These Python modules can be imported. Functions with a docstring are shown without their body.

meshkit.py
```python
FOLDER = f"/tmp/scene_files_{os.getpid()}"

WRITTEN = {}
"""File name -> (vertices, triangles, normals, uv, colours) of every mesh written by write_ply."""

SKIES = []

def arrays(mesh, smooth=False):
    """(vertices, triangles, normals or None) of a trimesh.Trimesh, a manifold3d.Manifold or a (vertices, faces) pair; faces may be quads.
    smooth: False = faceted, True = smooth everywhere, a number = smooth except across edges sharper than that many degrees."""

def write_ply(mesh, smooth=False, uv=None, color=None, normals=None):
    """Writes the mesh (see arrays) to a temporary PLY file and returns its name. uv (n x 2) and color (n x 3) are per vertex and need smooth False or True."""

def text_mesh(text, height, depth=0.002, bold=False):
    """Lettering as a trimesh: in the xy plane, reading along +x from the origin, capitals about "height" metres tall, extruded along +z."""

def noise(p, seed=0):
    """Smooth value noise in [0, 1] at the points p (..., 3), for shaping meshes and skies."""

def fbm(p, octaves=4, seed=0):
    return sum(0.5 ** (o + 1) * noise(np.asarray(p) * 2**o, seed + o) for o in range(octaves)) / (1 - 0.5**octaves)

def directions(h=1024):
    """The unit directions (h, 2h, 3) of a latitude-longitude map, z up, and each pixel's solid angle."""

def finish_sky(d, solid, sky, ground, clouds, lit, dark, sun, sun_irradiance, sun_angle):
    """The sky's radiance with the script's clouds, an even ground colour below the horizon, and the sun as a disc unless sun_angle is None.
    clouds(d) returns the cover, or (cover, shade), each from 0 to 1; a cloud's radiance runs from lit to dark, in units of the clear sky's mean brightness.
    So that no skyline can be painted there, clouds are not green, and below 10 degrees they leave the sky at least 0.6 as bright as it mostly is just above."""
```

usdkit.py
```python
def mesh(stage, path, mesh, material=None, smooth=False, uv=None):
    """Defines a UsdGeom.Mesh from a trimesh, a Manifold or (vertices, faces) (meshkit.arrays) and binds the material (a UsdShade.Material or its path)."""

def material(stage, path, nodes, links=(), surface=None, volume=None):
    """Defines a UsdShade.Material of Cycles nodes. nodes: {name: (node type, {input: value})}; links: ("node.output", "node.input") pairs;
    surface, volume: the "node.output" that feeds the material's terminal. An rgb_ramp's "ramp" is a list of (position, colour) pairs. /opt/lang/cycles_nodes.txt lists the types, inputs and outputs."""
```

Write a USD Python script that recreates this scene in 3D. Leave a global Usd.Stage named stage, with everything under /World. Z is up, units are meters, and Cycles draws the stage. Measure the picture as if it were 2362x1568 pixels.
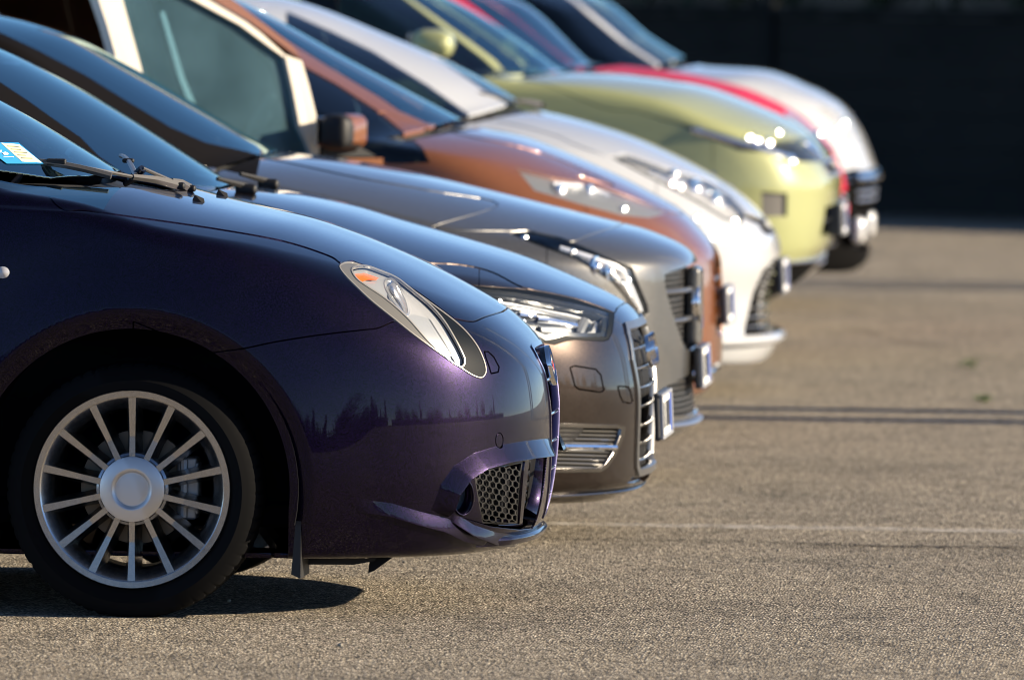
import math
import numpy as np
import shapely
from shapely.geometry import Polygon, Point, box as sbox
from shapely import affinity
import mapbox_earcut
import trimesh
import meshkit
import usdkit
from scipy.interpolate import CubicSpline, PchipInterpolator
from pxr import Usd, UsdGeom, UsdLux, UsdShade, Gf, Sdf, Vt

stage = Usd.Stage.CreateInMemory()
UsdGeom.SetStageUpAxis(stage, UsdGeom.Tokens.z)
UsdGeom.SetStageMetersPerUnit(stage, 1.0)
world = UsdGeom.Xform.Define(stage, "/World")
stage.SetDefaultPrim(world.GetPrim())
UsdGeom.Scope.Define(stage, "/World/Looks")
rng = np.random.default_rng(7)

# ------------------------------------------------------------------ camera, sky, sun, exposure
EYE = np.array([2.78006, -21.79144, 1.65])
FWD = np.array([-0.08481372, 0.99543323, -0.04381004])
RGT = np.array([0.99625584, 0.08545934, 0.01307703])
DWN = np.array([0.01676129, -0.0425369, -0.99895429])
cam = UsdGeom.Camera.Define(stage, "/World/camera")
cam.AddTransformOp().Set(Gf.Matrix4d(*RGT, 0, *(-DWN), 0, *(-FWD), 0, *EYE, 1))
FOCAL = 36.0 * 20900 / 2361.0
cam.CreateHorizontalApertureAttr(36.0)
cam.CreateVerticalApertureAttr(36.0 * 679 / 1024)
cam.CreateFocalLengthAttr(FOCAL)
cam.CreateFStopAttr(FOCAL / 58.0)
cam.CreateFocusDistanceAttr(22.35)
cam.CreateClippingRangeAttr(Gf.Vec2f(0.1, 2000))
cam.CreateExposureAttr(1.4)

SUN_EL, SUN_AZ = math.radians(19.5), math.radians(2.0)     # az from +x towards +y
SUN = np.array([math.cos(SUN_EL) * math.cos(SUN_AZ), math.cos(SUN_EL) * math.sin(SUN_AZ), math.sin(SUN_EL)])
usdkit.material(stage, "/World/Looks/sky_light", {
    "s": ("sky_texture", {"sky_type": "single_scattering", "sun_disc": False, "sun_elevation": SUN_EL,
                          "sun_rotation": math.atan2(SUN[0], SUN[1]), "air_density": 0.52, "aerosol_density": 0.02, "ozone_density": 2.4}),
    "b": ("background_shader", {"strength": 0.085})}, [("s.color", "b.color")], surface="b.background")
sky = UsdLux.DomeLight.Define(stage, "/World/sky")
UsdShade.MaterialBindingAPI.Apply(sky.GetPrim()).Bind(UsdShade.Material.Get(stage, "/World/Looks/sky_light"))
sky.GetPrim().SetCustomDataByKey("kind", "structure")
sun = UsdLux.DistantLight.Define(stage, "/World/sun")
sun.CreateIntensityAttr(1.25)
sun.CreateNormalizeAttr(True)
sun.CreateAngleAttr(0.53)
sun.CreateColorAttr(Gf.Vec3f(1.0, 0.85, 0.64))
sun.AddTransformOp().Set(Gf.Matrix4d().SetRotate(Gf.Rotation(Gf.Vec3d(0, 0, 1), Gf.Vec3d(*SUN))))

# ------------------------------------------------------------------ materials
MATS = {}


def mat(name, nodes, links=(), surface=None, volume=None):
    MATS[name] = usdkit.material(stage, f"/World/Looks/{name}", nodes, links, surface, volume)
    return MATS[name]


def plain(name, color, rough=0.5, metal=0.0, spec=0.5, coat=0.0, **kw):
    return mat(name, {"p": ("principled_bsdf", dict(base_color=color, roughness=rough, metallic=metal, specular_ior_level=spec, coat_weight=coat, **kw))}, surface="p.BSDF")


def paint(name, color, metal=0.35, rough=0.38, flake=0.0, dust=0.02, coat_ior=1.42):
    """Car paint: pigment with fine metallic flakes under a clear coat, a little dust."""
    dark = tuple(c * 0.75 for c in color)
    n = {"tc": ("texture_coordinate", {}),
         "fl": ("voronoi_texture", {"scale": 650.0}),
         "sep": ("separate_xyz", {}),
         "fr": ("map_range", {"from_min": 0.0, "from_max": 1.0, "to_min": 1.0 - flake, "to_max": 1.0 + flake}),
         "mul": ("mix", {"mix_type": "multiply", "fac": 1.0, "color1": color}),
         "du": ("noise_texture", {"scale": 9.0, "detail": 6.0, "roughness": 0.7}),
         "dr": ("map_range", {"from_min": 0.45, "from_max": 0.8, "to_min": 0.0, "to_max": dust, "clamp": True}),
         "dm": ("mix", {"color2": (0.35, 0.31, 0.25)}),
         "cr": ("map_range", {"from_min": 0.4, "from_max": 0.8, "to_min": 0.012, "to_max": 0.03}),
         "p": ("principled_bsdf", {"metallic": metal, "roughness": rough, "coat_weight": 1.0, "coat_roughness": 0.015, "specular_ior_level": 0.15, "coat_ior": coat_ior})}
    l = [("tc.object", "fl.vector"), ("fl.color", "sep.vector"), ("sep.x", "fr.value"), ("fr.result", "mul.color2"),
         ("tc.object", "du.vector"), ("du.fac", "dr.value"), ("dr.result", "dm.fac"), ("mul.color", "dm.color1"), ("dm.color", "p.base_color"),
         ("du.fac", "cr.value"), ("cr.result", "p.coat_roughness")]
    return mat(name, n, l, surface="p.BSDF")


def pane(name, tint, ior=1.5, rough=0.0, refl=(1, 1, 1)):
    return mat(name, {"t": ("transparent_bsdf", {"color": tint}), "g": ("glossy_bsdf", {"color": refl, "roughness": rough}),
                      "f": ("fresnel", {"IOR": ior}), "m": ("mix_closure", {})},
               [("f.fac", "m.fac"), ("t.BSDF", "m.closure1"), ("g.BSDF", "m.closure2")], surface="m.closure")


paint("paint_purple", (0.0042, 0.0017, 0.0115), metal=0.8, rough=0.34, flake=1.0, dust=0.008, coat_ior=1.27)
pane("window_glass", (0.40, 0.52, 0.50), ior=4.2, refl=(0.72, 0.98, 1.0))
pane("lens_glass", (0.95, 0.96, 0.96), ior=1.22)
plain("black_plastic", (0.008, 0.008, 0.009), rough=0.55, spec=0.3)
plain("black_gloss", (0.006, 0.006, 0.008), rough=0.08, coat=1.0)
plain("dark_void", (0.004, 0.004, 0.005), rough=0.9, spec=0.1)
plain("chrome", (0.82, 0.82, 0.83), rough=0.06, metal=1.0)
plain("satin_silver", (0.55, 0.55, 0.56), rough=0.3, metal=1.0)
plain("lamp_silver", (0.36, 0.36, 0.37), rough=0.33, metal=0.25)
plain("amber", (0.85, 0.13, 0.02), rough=0.15, coat=1.0)
plain("rubber_trim", (0.008, 0.008, 0.009), rough=0.45)
plain("interior_dark", (0.02, 0.02, 0.022), rough=0.75)
plain("interior_grey", (0.10, 0.095, 0.09), rough=0.85)


# ------------------------------------------------------------------ writing meshes
def numbered(parent, name):
    p, k = f"{parent}/{name}", 0
    while stage.GetPrimAtPath(p):
        k += 1
        p = f"{parent}/{name}_{k:03d}"
    return p


def tag(prim, label=None, cat=None, group=None, kind=None):
    prim = prim if isinstance(prim, Usd.Prim) else prim.GetPrim()
    for k, v in (("label", label), ("category", cat), ("group", group), ("kind", kind)):
        if v:
            prim.SetCustomDataByKey(k, v)
    return prim


def bind(m, material):
    UsdShade.MaterialBindingAPI.Apply(m.GetPrim()).Bind(MATS[material] if isinstance(material, str) else material)


def put(name, V, F, material, parent="/World", N=None, label=None, smooth=None):
    """One Mesh prim from arrays; N are vertex normals; smooth an angle."""
    path = numbered(str(parent), name)
    V, F = np.asarray(V, float), np.asarray(F, int)
    if N is None:
        m = usdkit.mesh(stage, path, (V, F), MATS[material], smooth=smooth if smooth else False)
    else:
        m = UsdGeom.Mesh.Define(stage, path)
        m.CreatePointsAttr(Vt.Vec3fArray.FromNumpy(V.astype(np.float32)))
        m.CreateFaceVertexCountsAttr(Vt.IntArray.FromNumpy(np.full(len(F), 3, np.int32)))
        m.CreateFaceVertexIndicesAttr(Vt.IntArray.FromNumpy(F.astype(np.int32).ravel()))
        m.CreateSubdivisionSchemeAttr("none")
        m.CreateNormalsAttr(Vt.Vec3fArray.FromNumpy(np.asarray(N).astype(np.float32)))
        m.SetNormalsInterpolation("vertex")
        bind(m, material)
    if label:
        tag(m, label)
    return path


def putm(name, meshes, material, parent="/World", smooth=30, label=None):
    m = trimesh.util.concatenate(meshes) if isinstance(meshes, (list, tuple)) else meshes
    return put(name, m.vertices, m.faces, material, parent, smooth=smooth, label=label)


def xform(name, loc=(0, 0, 0), parent="/World", rotz=0.0):
    path = numbered(str(parent), name)
    x = UsdGeom.Xform.Define(stage, path)
    x.AddTranslateOp().Set(Gf.Vec3d(*map(float, loc)))
    if rotz:
        x.AddRotateZOp().Set(rotz)
    return path


# ------------------------------------------------------------------ implicit car bodies
class Table:
    """A smooth curve through points, tabulated."""

    def __init__(s, pts, lo=-6.0, hi=2.6, n=8601, kind="pchip"):
        p = np.array(sorted(pts), float)
        c = (PchipInterpolator if kind == "pchip" else CubicSpline)(p[:, 0], p[:, 1])
        x = np.linspace(lo, hi, n)
        y = c(np.clip(x, p[0, 0], p[-1, 0]))
        d0, d1 = c.derivative()(p[0, 0]), c.derivative()(p[-1, 0])
        y += np.where(x < p[0, 0], (x - p[0, 0]) * d0, 0) + np.where(x > p[-1, 0], (x - p[-1, 0]) * d1, 0)
        if kind == "pchip":   # a touch of blur keeps the reflections smooth
            k = np.hanning(61)
            k /= k.sum()
            yp = np.pad(y, 30, mode="reflect", reflect_type="odd")
            y = np.convolve(yp, k, "valid")
        s.x, s.y = x, y

    def __call__(s, x):
        return np.interp(x, s.x, s.y)


def smax(a, b, k):
    h = np.clip(0.5 + 0.5 * (a - b) / k, 0, 1)
    return a * h + b * (1 - h) + k * h * (1 - h)


def smin(a, b, k):
    return -smax(-a, -b, k)


def sstep(x, a, b):
    t = np.clip((x - a) / (b - a), 0, 1)
    return t * t * (3 - 2 * t)


class Body:
    """Half a car body as the zero set of f(X forward from the nose, Q outwards, Z up)."""

    def __init__(s, sp):
        s.sp = sp
        s.W = sp["width"] / 2
        T = lambda k, **kw: Table(sp[k], **kw)
        s.xn, s.hw, s.zc, s.cr, s.zg = T("nose"), T("side"), T("hood"), T("crown"), T("roof")
        s.xr = T("tail")
        s.zb = T("sill")
        s.feats = sp.get("feats", [])

    def f(s, X, Q, Z):
        sp = s.sp
        q = np.abs(Q)
        n = sp.get("n", 2.6)
        xs, xsr = sp.get("xs", -0.95), sp["length"] * -1 + 0.6
        r = np.clip((X - xs) / (s.xn(Z) - xs), 0, None)
        rr = np.clip((xsr - X) / (xsr - s.xr(Z)), 0, None)
        hw = s.hw(Z)
        for ax, az, R, w, d in sp.get("flares", ()):
            dist = np.hypot(X - ax, Z - az)
            hw = hw + sp.get("flare_out", 0.012) * (1 - sstep(dist, R, R + 0.22)) - d * (1 - sstep(dist, R - 0.01, R + w))
        if "crease" in sp:
            cx, cz, cd = sp["crease"]
            e = sstep(X, cx[0], cx[0] + 0.05) * (1 - sstep(X, cx[-1] - 0.05, cx[-1]))
            hw = hw - cd * e * sstep(Z - np.interp(X, cx, cz), -0.004, 0.007)
        fs = ((r ** n + rr ** 3 + (q / hw) ** n) ** (1 / n) - 1) * 0.86
        m = sp.get("m", 3.0)
        t = q / s.W
        Xe = X + sp.get("bow", 0.1) * t ** 2.5
        zt = s.zc(Xe) - s.cr(X) * t ** m
        for ft in s.feats:
            zt = zt + ft(X, q, Z)
        ft_ = Z - zt
        f = smax(fs, ft_ * 0.9, sp.get("k", 0.05))
        Xw = X + sp.get("wbow", 0.16) * (q / 0.65) ** 2.2
        zg = s.zg(Xw) - sp.get("rcrown", 0.05) * (q / 0.6) ** 2
        zb = sp["belt"]
        dz = np.clip(Z - zb, -0.2, 1)
        hg = sp["belt_q"] - sp.get("tumble", 0.36) * dz - 0.25 * dz * dz
        hg = hg - sp.get("pinch", 0.06) * sstep(X, sp["cowl"] - 0.7, sp["cowl"] + 0.3)
        fg = smax((Z - zg) * 0.85, q - hg, 0.05)
        fg = smax(fg, X - sp["cowl"] - 0.12, 0.05)
        f = smin(f, fg, sp.get("kg", 0.02))
        for ft in sp.get("deltas", ()):
            f = ft(f, X, q, Z)
        return smax(f, s.zb(X) - Z, 0.02)

    def normal(s, P, h=0.0012):
        X, Q, Z = P.T
        g = np.stack([s.f(X + h, Q, Z) - s.f(X - h, Q, Z), s.f(X, Q + h, Z) - s.f(X, Q - h, Z), s.f(X, Q, Z + h) - s.f(X, Q, Z - h)], 1)
        return g / (np.linalg.norm(g, axis=1, keepdims=True) + 1e-12)

    def cast(s, O, D, tmax=2.6, it=24):
        lo, hi = np.zeros(len(O)), np.full(len(O), tmax)
        for _ in range(it):
            t = (lo + hi) / 2
            P = O + t[:, None] * D
            ins = s.f(*P.T) < 0
            lo, hi = np.where(ins, t, lo), np.where(ins, hi, t)
        return O + ((lo + hi) / 2)[:, None] * D

    def soup(s, res=1.0):
        """Triangles of the near half (Q >= 0)."""
        sp = s.sp
        L, zs = sp["length"], sp.get("spine", 0.55)
        x1, x0 = sp.get("cap", -0.8), -L + 0.8
        nph, nth = int(230 / res), int(150 / res)
        nx, nr = int(200 / res), int(26 / res)
        ph = np.linspace(-math.pi / 2, math.pi / 2, nph + 1)
        rows = []
        for th in np.linspace(0.0, math.pi / 2, nth + 1)[:-1]:
            rows.append((x1, th))
        xx = x1 - (x1 - x0) * (np.linspace(0, 1, nx + 1) ** 1.35)
        for x in xx:
            rows.append((x, math.pi / 2))
        for th in np.linspace(math.pi / 2, math.pi, nr + 1)[1:]:
            rows.append((x0, th))
        O, D = [], []
        for x, th in rows:
            o = np.zeros((nph + 1, 3))
            o[:, 0], o[:, 2] = x, zs
            d = np.stack([np.full(nph + 1, math.cos(th)), math.sin(th) * np.cos(ph), math.sin(th) * np.sin(ph)], 1)
            O.append(o)
            D.append(d)
        P = s.cast(np.vstack(O), np.vstack(D))
        P[np.abs(P[:, 1]) < 1e-7, 1] = 0
        nr_, nc = len(rows), nph + 1
        i, j = np.meshgrid(np.arange(nr_ - 1), np.arange(nc - 1), indexing="ij")
        a = (i * nc + j).ravel()
        quad = np.stack([a, a + 1, a + nc + 1, a + nc], 1)
        F = np.vstack([quad[:, [0, 2, 1]], quad[:, [0, 3, 2]]])
        T = P[F]
        area = np.linalg.norm(np.cross(T[:, 1] - T[:, 0], T[:, 2] - T[:, 0]), axis=1)
        T = T[area > 1e-10]
        # orient outwards
        c = T.mean(1)
        nn = np.cross(T[:, 1] - T[:, 0], T[:, 2] - T[:, 0])
        flip = (nn * s.normal(c)).sum(1) < 0
        T[flip] = T[flip][:, ::-1]
        return T


def chart_side(view, wp):
    """Side drawing taken from a distant viewpoint, in the plane Q = wp."""
    vx, vq, vz = view

    def ch(P):
        k = (vq - wp) / (vq - P[..., 1])
        return np.stack([vx + (P[..., 0] - vx) * k, vz + (P[..., 2] - vz) * k], -1)
    return ch


def chart_front(P):
    return np.stack([P[..., 1], P[..., 2]], -1)


def chart_top(P):
    return np.stack([P[..., 0], P[..., 1]], -1)


def tri_poly(g):
    """Triangles of a shapely (multi)polygon."""
    out = []
    for p in getattr(g, "geoms", [g]):
        if p.geom_type != "Polygon" or p.area < 1e-10:
            continue
        rings = [np.array(p.exterior.coords)[:-1]] + [np.array(r.coords)[:-1] for r in p.interiors]
        v = np.vstack(rings)
        f = mapbox_earcut.triangulate_float64(v, np.cumsum([len(r) for r in rings]).astype(np.uint32)).reshape(-1, 3)
        if len(f):
            out.append(v[f])
    return np.vstack(out) if out else np.zeros((0, 3, 2))


def cross2(a, b):
    return a[..., 0] * b[..., 1] - a[..., 1] * b[..., 0]


def cut(T, chart, poly, gap=0.0, where=None, flip=1):
    """Splits the triangles by a polygon in a chart; returns (inside, outside), with a gap between them."""
    uv = chart(T)
    pin, pout = (poly.buffer(-gap), poly.buffer(gap)) if gap else (poly, poly)
    e = cross2(uv[:, 1] - uv[:, 0], uv[:, 2] - uv[:, 0])
    ok = (e * flip > 1e-12)
    if where is not None:
        c = T.mean(1)
        ok &= where(c[:, 0], c[:, 1], c[:, 2])
    b = pout.bounds
    lo, hi = uv.min(1), uv.max(1)
    ok &= (hi[:, 0] > b[0]) & (lo[:, 0] < b[2]) & (hi[:, 1] > b[1]) & (lo[:, 1] < b[3])
    idx = np.nonzero(ok)[0]
    if not len(idx):
        return T[:0], T
    ring = np.concatenate([uv[idx], uv[idx][:, :1]], 1)
    tri = shapely.polygons(ring)
    shapely.prepare(pin)
    shapely.prepare(pout)
    full_in = shapely.contains_properly(pin, tri)
    full_out = ~shapely.intersects(pout, tri)
    cross = ~(full_in | full_out)
    inside, outside = [T[idx[full_in]]], []
    keep = np.ones(len(T), bool)
    keep[idx[~full_out]] = False
    ci = np.nonzero(cross)[0]
    gi = shapely.intersection(tri[ci], pin)
    go = shapely.difference(tri[ci], pout)
    for k, a, bb in zip(ci, gi, go):
        t3, t2 = T[idx[k]], uv[idx[k]]
        M = np.array([t2[1] - t2[0], t2[2] - t2[0]]).T
        Mi = np.linalg.inv(M)
        for g, dst in ((a, inside), (bb, outside)):
            if g.is_empty:
                continue
            t = tri_poly(g)
            if not len(t):
                continue
            lam = (t - t2[0]) @ Mi.T
            p3 = t3[0] + lam[..., :1] * (t3[1] - t3[0]) + lam[..., 1:] * (t3[2] - t3[0])
            en = cross2(t[:, 1] - t[:, 0], t[:, 2] - t[:, 0]) * flip
            p3[en < 0] = p3[en < 0][:, ::-1]
            dst.append(p3)
    outside.append(T[keep])
    return np.concatenate(inside), np.concatenate(outside)


def weld(T, tol=2e-5):
    v = T.reshape(-1, 3)
    key = np.round(v / tol).astype(np.int64)
    _, first, inv = np.unique(key, axis=0, return_index=True, return_inverse=True)
    V, F = v[first], inv.reshape(-1, 3)
    F = F[(F[:, 0] != F[:, 1]) & (F[:, 1] != F[:, 2]) & (F[:, 0] != F[:, 2])]
    return V, F


def boundary(F):
    e = np.vstack([F[:, [0, 1]], F[:, [1, 2]], F[:, [2, 0]]])
    n = F.max() + 1
    k = e[:, 0].astype(np.int64) * n + e[:, 1]
    kr = e[:, 1].astype(np.int64) * n + e[:, 0]
    return e[~np.isin(k, kr)]


def shell(body, T, flange=0.012, offset=0.0, smooth_seam=True):
    """(V, F, N) of a half panel in (X, Q, Z), its free edges turned inwards."""
    V, F = weld(T)
    N = body.normal(V)
    N[V[:, 1] < 1e-6, 1] = 0
    N /= np.linalg.norm(N, axis=1, keepdims=True) + 1e-12
    if offset:
        V = V - N * offset
        V[:, 1] = np.maximum(V[:, 1], 0)
    if flange:
        B = boundary(F)
        seam = (V[B[:, 0], 1] < 1e-5) & (V[B[:, 1], 1] < 1e-5)
        B = B[~seam]
        if len(B):
            n0 = len(V)
            a, b = V[B[:, 0]], V[B[:, 1]]
            na, nb = N[B[:, 0]], N[B[:, 1]]
            out = np.cross(b - a, na)
            vo = np.zeros_like(V)
            np.add.at(vo, B[:, 0], out)
            np.add.at(vo, B[:, 1], out)
            vo /= np.linalg.norm(vo, axis=1, keepdims=True) + 1e-12
            out /= np.linalg.norm(out, axis=1, keepdims=True) + 1e-12
            oa = np.where((vo[B[:, 0]] * out).sum(1, keepdims=True) > 0.75, vo[B[:, 0]], out)
            ob = np.where((vo[B[:, 1]] * out).sum(1, keepdims=True) > 0.75, vo[B[:, 1]], out)
            mid = 0.0012
            V2 = np.concatenate([a, b, a - na * mid, b - nb * mid, a - na * flange, b - nb * flange])
            ea, eb = na * .6 + oa * .8, nb * .6 + ob * .8
            N2 = np.concatenate([na, nb, ea, eb, oa, ob])
            k = len(B)
            i = np.arange(k) + n0
            F2 = np.vstack([np.stack([i + k, i, i + 2 * k], 1), np.stack([i + k, i + 2 * k, i + 3 * k], 1),
                            np.stack([i + 3 * k, i + 2 * k, i + 4 * k], 1), np.stack([i + 3 * k, i + 4 * k, i + 5 * k], 1)])
            V, N, F = np.vstack([V, V2]), np.vstack([N, N2]), np.vstack([F, F2])
    return V, F, N


def near(V, F, N=None):
    """Half coordinates to the car's own frame, near side (y = -Q)."""
    s = np.array([1, -1, 1.0])
    return V * s, F[:, ::-1], None if N is None else N * s


class Car:
    def __init__(s, name, sp, label, loc, res=1.0, view=None, group=None):
        s.sp, s.body = sp, Body(sp)
        s.path = xform(name, loc)
        tag(stage.GetPrimAtPath(s.path), label, "car", group)
        s.loc = np.array(loc, float)
        s.T = s.body.soup(res)
        e = EYE - s.loc
        s.view = (e[0], -e[1], e[2])
        s.W = sp["width"] / 2
        s.side = chart_side(s.view, s.W)

    def take(s, chart, poly, gap=0.002, where=None, flip=1):
        poly = poly if not isinstance(poly, (list, tuple, np.ndarray)) else Polygon(poly).buffer(0)
        a, s.T = cut(s.T, chart, poly, gap, where, flip)
        return a

    def add(s, name, T, material, parent=None, both="pair", flange=0.012, offset=0.0, label=None):
        """A panel of the body surface: 'pair' = one on each side, 'merge' = one across the middle, 'near' = the near side only."""
        V, F, N = shell(s.body, T, flange, offset)
        par = parent or s.path
        a = near(V, F, N)
        if both == "merge":
            Vm, Fm, Nm = np.vstack([a[0], V]), np.vstack([a[1], F + len(V)]), np.vstack([a[2], N])
            return put(name, Vm, Fm, material, par, Nm, label)
        out = []
        if both in ("pair", "near"):
            out.append(put(name, *a[:2], material, par, a[2], label))
        if both in ("pair", "far"):
            out.append(put(name, V, F, material, par, N, label))
        return out


def smooth_line(pts, n=5):
    """An open Catmull-Rom curve through points."""
    p = np.array(pts, float)
    p = np.vstack([2 * p[0] - p[1], p, 2 * p[-1] - p[-2]])
    out = []
    for i in range(1, len(p) - 2):
        a, b, c, d = p[i - 1], p[i], p[i + 1], p[i + 2]
        for t in np.linspace(0, 1, n, endpoint=False):
            out.append(tuple(0.5 * (2 * b + (c - a) * t + (2 * a - 5 * b + 4 * c - d) * t * t + (3 * b - a - 3 * c + d) * t ** 3)))
    return out + [tuple(p[-2])]


def smooth_poly(pts, n=8, closed=True):
    """A closed Catmull-Rom curve through points."""
    p = np.array(pts, float)
    m = len(p)
    out = []
    for i in range(m):
        a, b, c, d = p[i - 1], p[i], p[(i + 1) % m], p[(i + 2) % m]
        for t in np.linspace(0, 1, n, endpoint=False):
            out.append(0.5 * (2 * b + (c - a) * t + (2 * a - 5 * b + 4 * c - d) * t * t + (3 * b - a - 3 * c + d) * t ** 3))
    return Polygon(out).buffer(0)


# ------------------------------------------------------------------ ground
mat("asphalt", {
    "g": ("geometry", {}),
    "v1": ("voronoi_texture", {"scale": 135.0}), "v2": ("voronoi_texture", {"scale": 320.0}),
    "n1": ("noise_texture", {"scale": 0.55, "detail": 5.0, "roughness": 0.6}),
    "n3": ("noise_texture", {"scale": 2.7, "detail": 6.0, "roughness": 0.7}),
    "r3": ("map_range", {"from_min": 0.36, "from_max": 0.5, "to_min": 0.72, "to_max": 1.0, "clamp": True}),
    "m3": ("mix", {"mix_type": "multiply", "fac": 1.0}),
    "n2": ("noise_texture", {"scale": 60.0, "detail": 4.0, "roughness": 0.7}),
    "s1": ("separate_xyz", {}),
    "r1": ("rgb_ramp", {"ramp": [(0.0, (0.040, 0.035, 0.029)), (0.28, (0.175, 0.151, 0.119)), (0.6, (0.40, 0.342, 0.262)), (0.85, (0.64, 0.56, 0.445)), (0.97, (0.88, 0.80, 0.66)), (1.0, (0.94, 0.87, 0.74))]}),
    "r2": ("rgb_ramp", {"ramp": [(0.30, (0.70, 0.68, 0.64)), (0.45, (0.93, 0.91, 0.87)), (0.6, (1.05, 1.02, 0.96)), (0.75, (1.2, 1.15, 1.05))]}),
    "m": ("mix", {"mix_type": "multiply", "fac": 1.0}),
    "gap": ("map_range", {"from_min": 0.25, "from_max": 0.75, "to_min": 1.0, "to_max": 0.35, "clamp": True}),
    "m2": ("mix", {"mix_type": "multiply", "fac": 1.0}),
    "h": ("math", {"math_type": "multiply_add", "value2": -1.0, "value3": 1.0}),
    "h2": ("math", {"math_type": "add"}),
    "hx": ("math", {"math_type": "multiply", "value2": 1.1}),
    "b": ("bump", {"strength": 0.9, "distance": 0.010}),
    "p": ("principled_bsdf", {"roughness": 0.85, "specular_ior_level": 0.25}),
}, [("g.position", "v1.vector"), ("g.position", "v2.vector"), ("g.position", "n1.vector"), ("g.position", "n2.vector"),
    ("v1.color", "s1.vector"), ("s1.x", "r1.fac"), ("n1.fac", "r2.fac"), ("r1.color", "m.color1"), ("r2.color", "m.color2"),
    ("v1.distance", "gap.value"), ("g.position", "n3.vector"), ("n3.fac", "r3.value"), ("m.color", "m3.color1"), ("r3.result", "m3.color2"), ("m3.color", "m2.color1"), ("gap.result", "m2.color2"), ("m2.color", "p.base_color"),
    ("v1.distance", "h.value1"), ("n2.fac", "hx.value1"), ("h.value", "h2.value1"), ("hx.value", "h2.value2"),
    ("h2.value", "b.height"), ("b.normal", "p.normal")], surface="p.BSDF")
S = 700.0
put("ground", [(-S, -S, 0), (S, -S, 0), (S, S, 0), (-S, S, 0)], [(0, 1, 2), (0, 2, 3)], "asphalt")
tag(stage.GetPrimAtPath("/World/ground"), "grey brown gravelly asphalt of the car park", kind="structure")

# ------------------------------------------------------------------ shared car parts
def revolve(profile, n=96, axis="y"):
    """Revolves (radius, y) points about the y axis."""
    p = np.array(profile, float)
    a = np.linspace(0, 2 * math.pi, n, endpoint=False)
    V = np.stack([np.outer(np.cos(a), p[:, 0]), np.broadcast_to(p[:, 1], (n, len(p))), np.outer(np.sin(a), p[:, 0])], -1).reshape(-1, 3)
    m = len(p)
    i, j = np.meshgrid(np.arange(n), np.arange(m - 1), indexing="ij")
    q = np.stack([i * m + j, i * m + j + 1, (i + 1) % n * m + j + 1, (i + 1) % n * m + j], -1).reshape(-1, 4)
    F = np.vstack([q[:, [0, 1, 2]], q[:, [0, 2, 3]]])
    return trimesh.Trimesh(V, F, process=False)


def hull(pts):
    return trimesh.convex.convex_hull(np.array(pts, float))


def rbox(size, at=(0, 0, 0), r=0.01, rot=None):
    """A box with rounded edges: hull of eight small spheres."""
    s = np.array(size) / 2 - r
    ico = trimesh.creation.icosphere(1, r).vertices
    pts = np.vstack([ico + s * np.array([a, b, c]) for a in (-1, 1) for b in (-1, 1) for c in (-1, 1)])
    m = hull(pts)
    if rot is not None:
        m.apply_transform(trimesh.transformations.euler_matrix(*rot))
    m.apply_translation(at)
    return m


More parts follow.
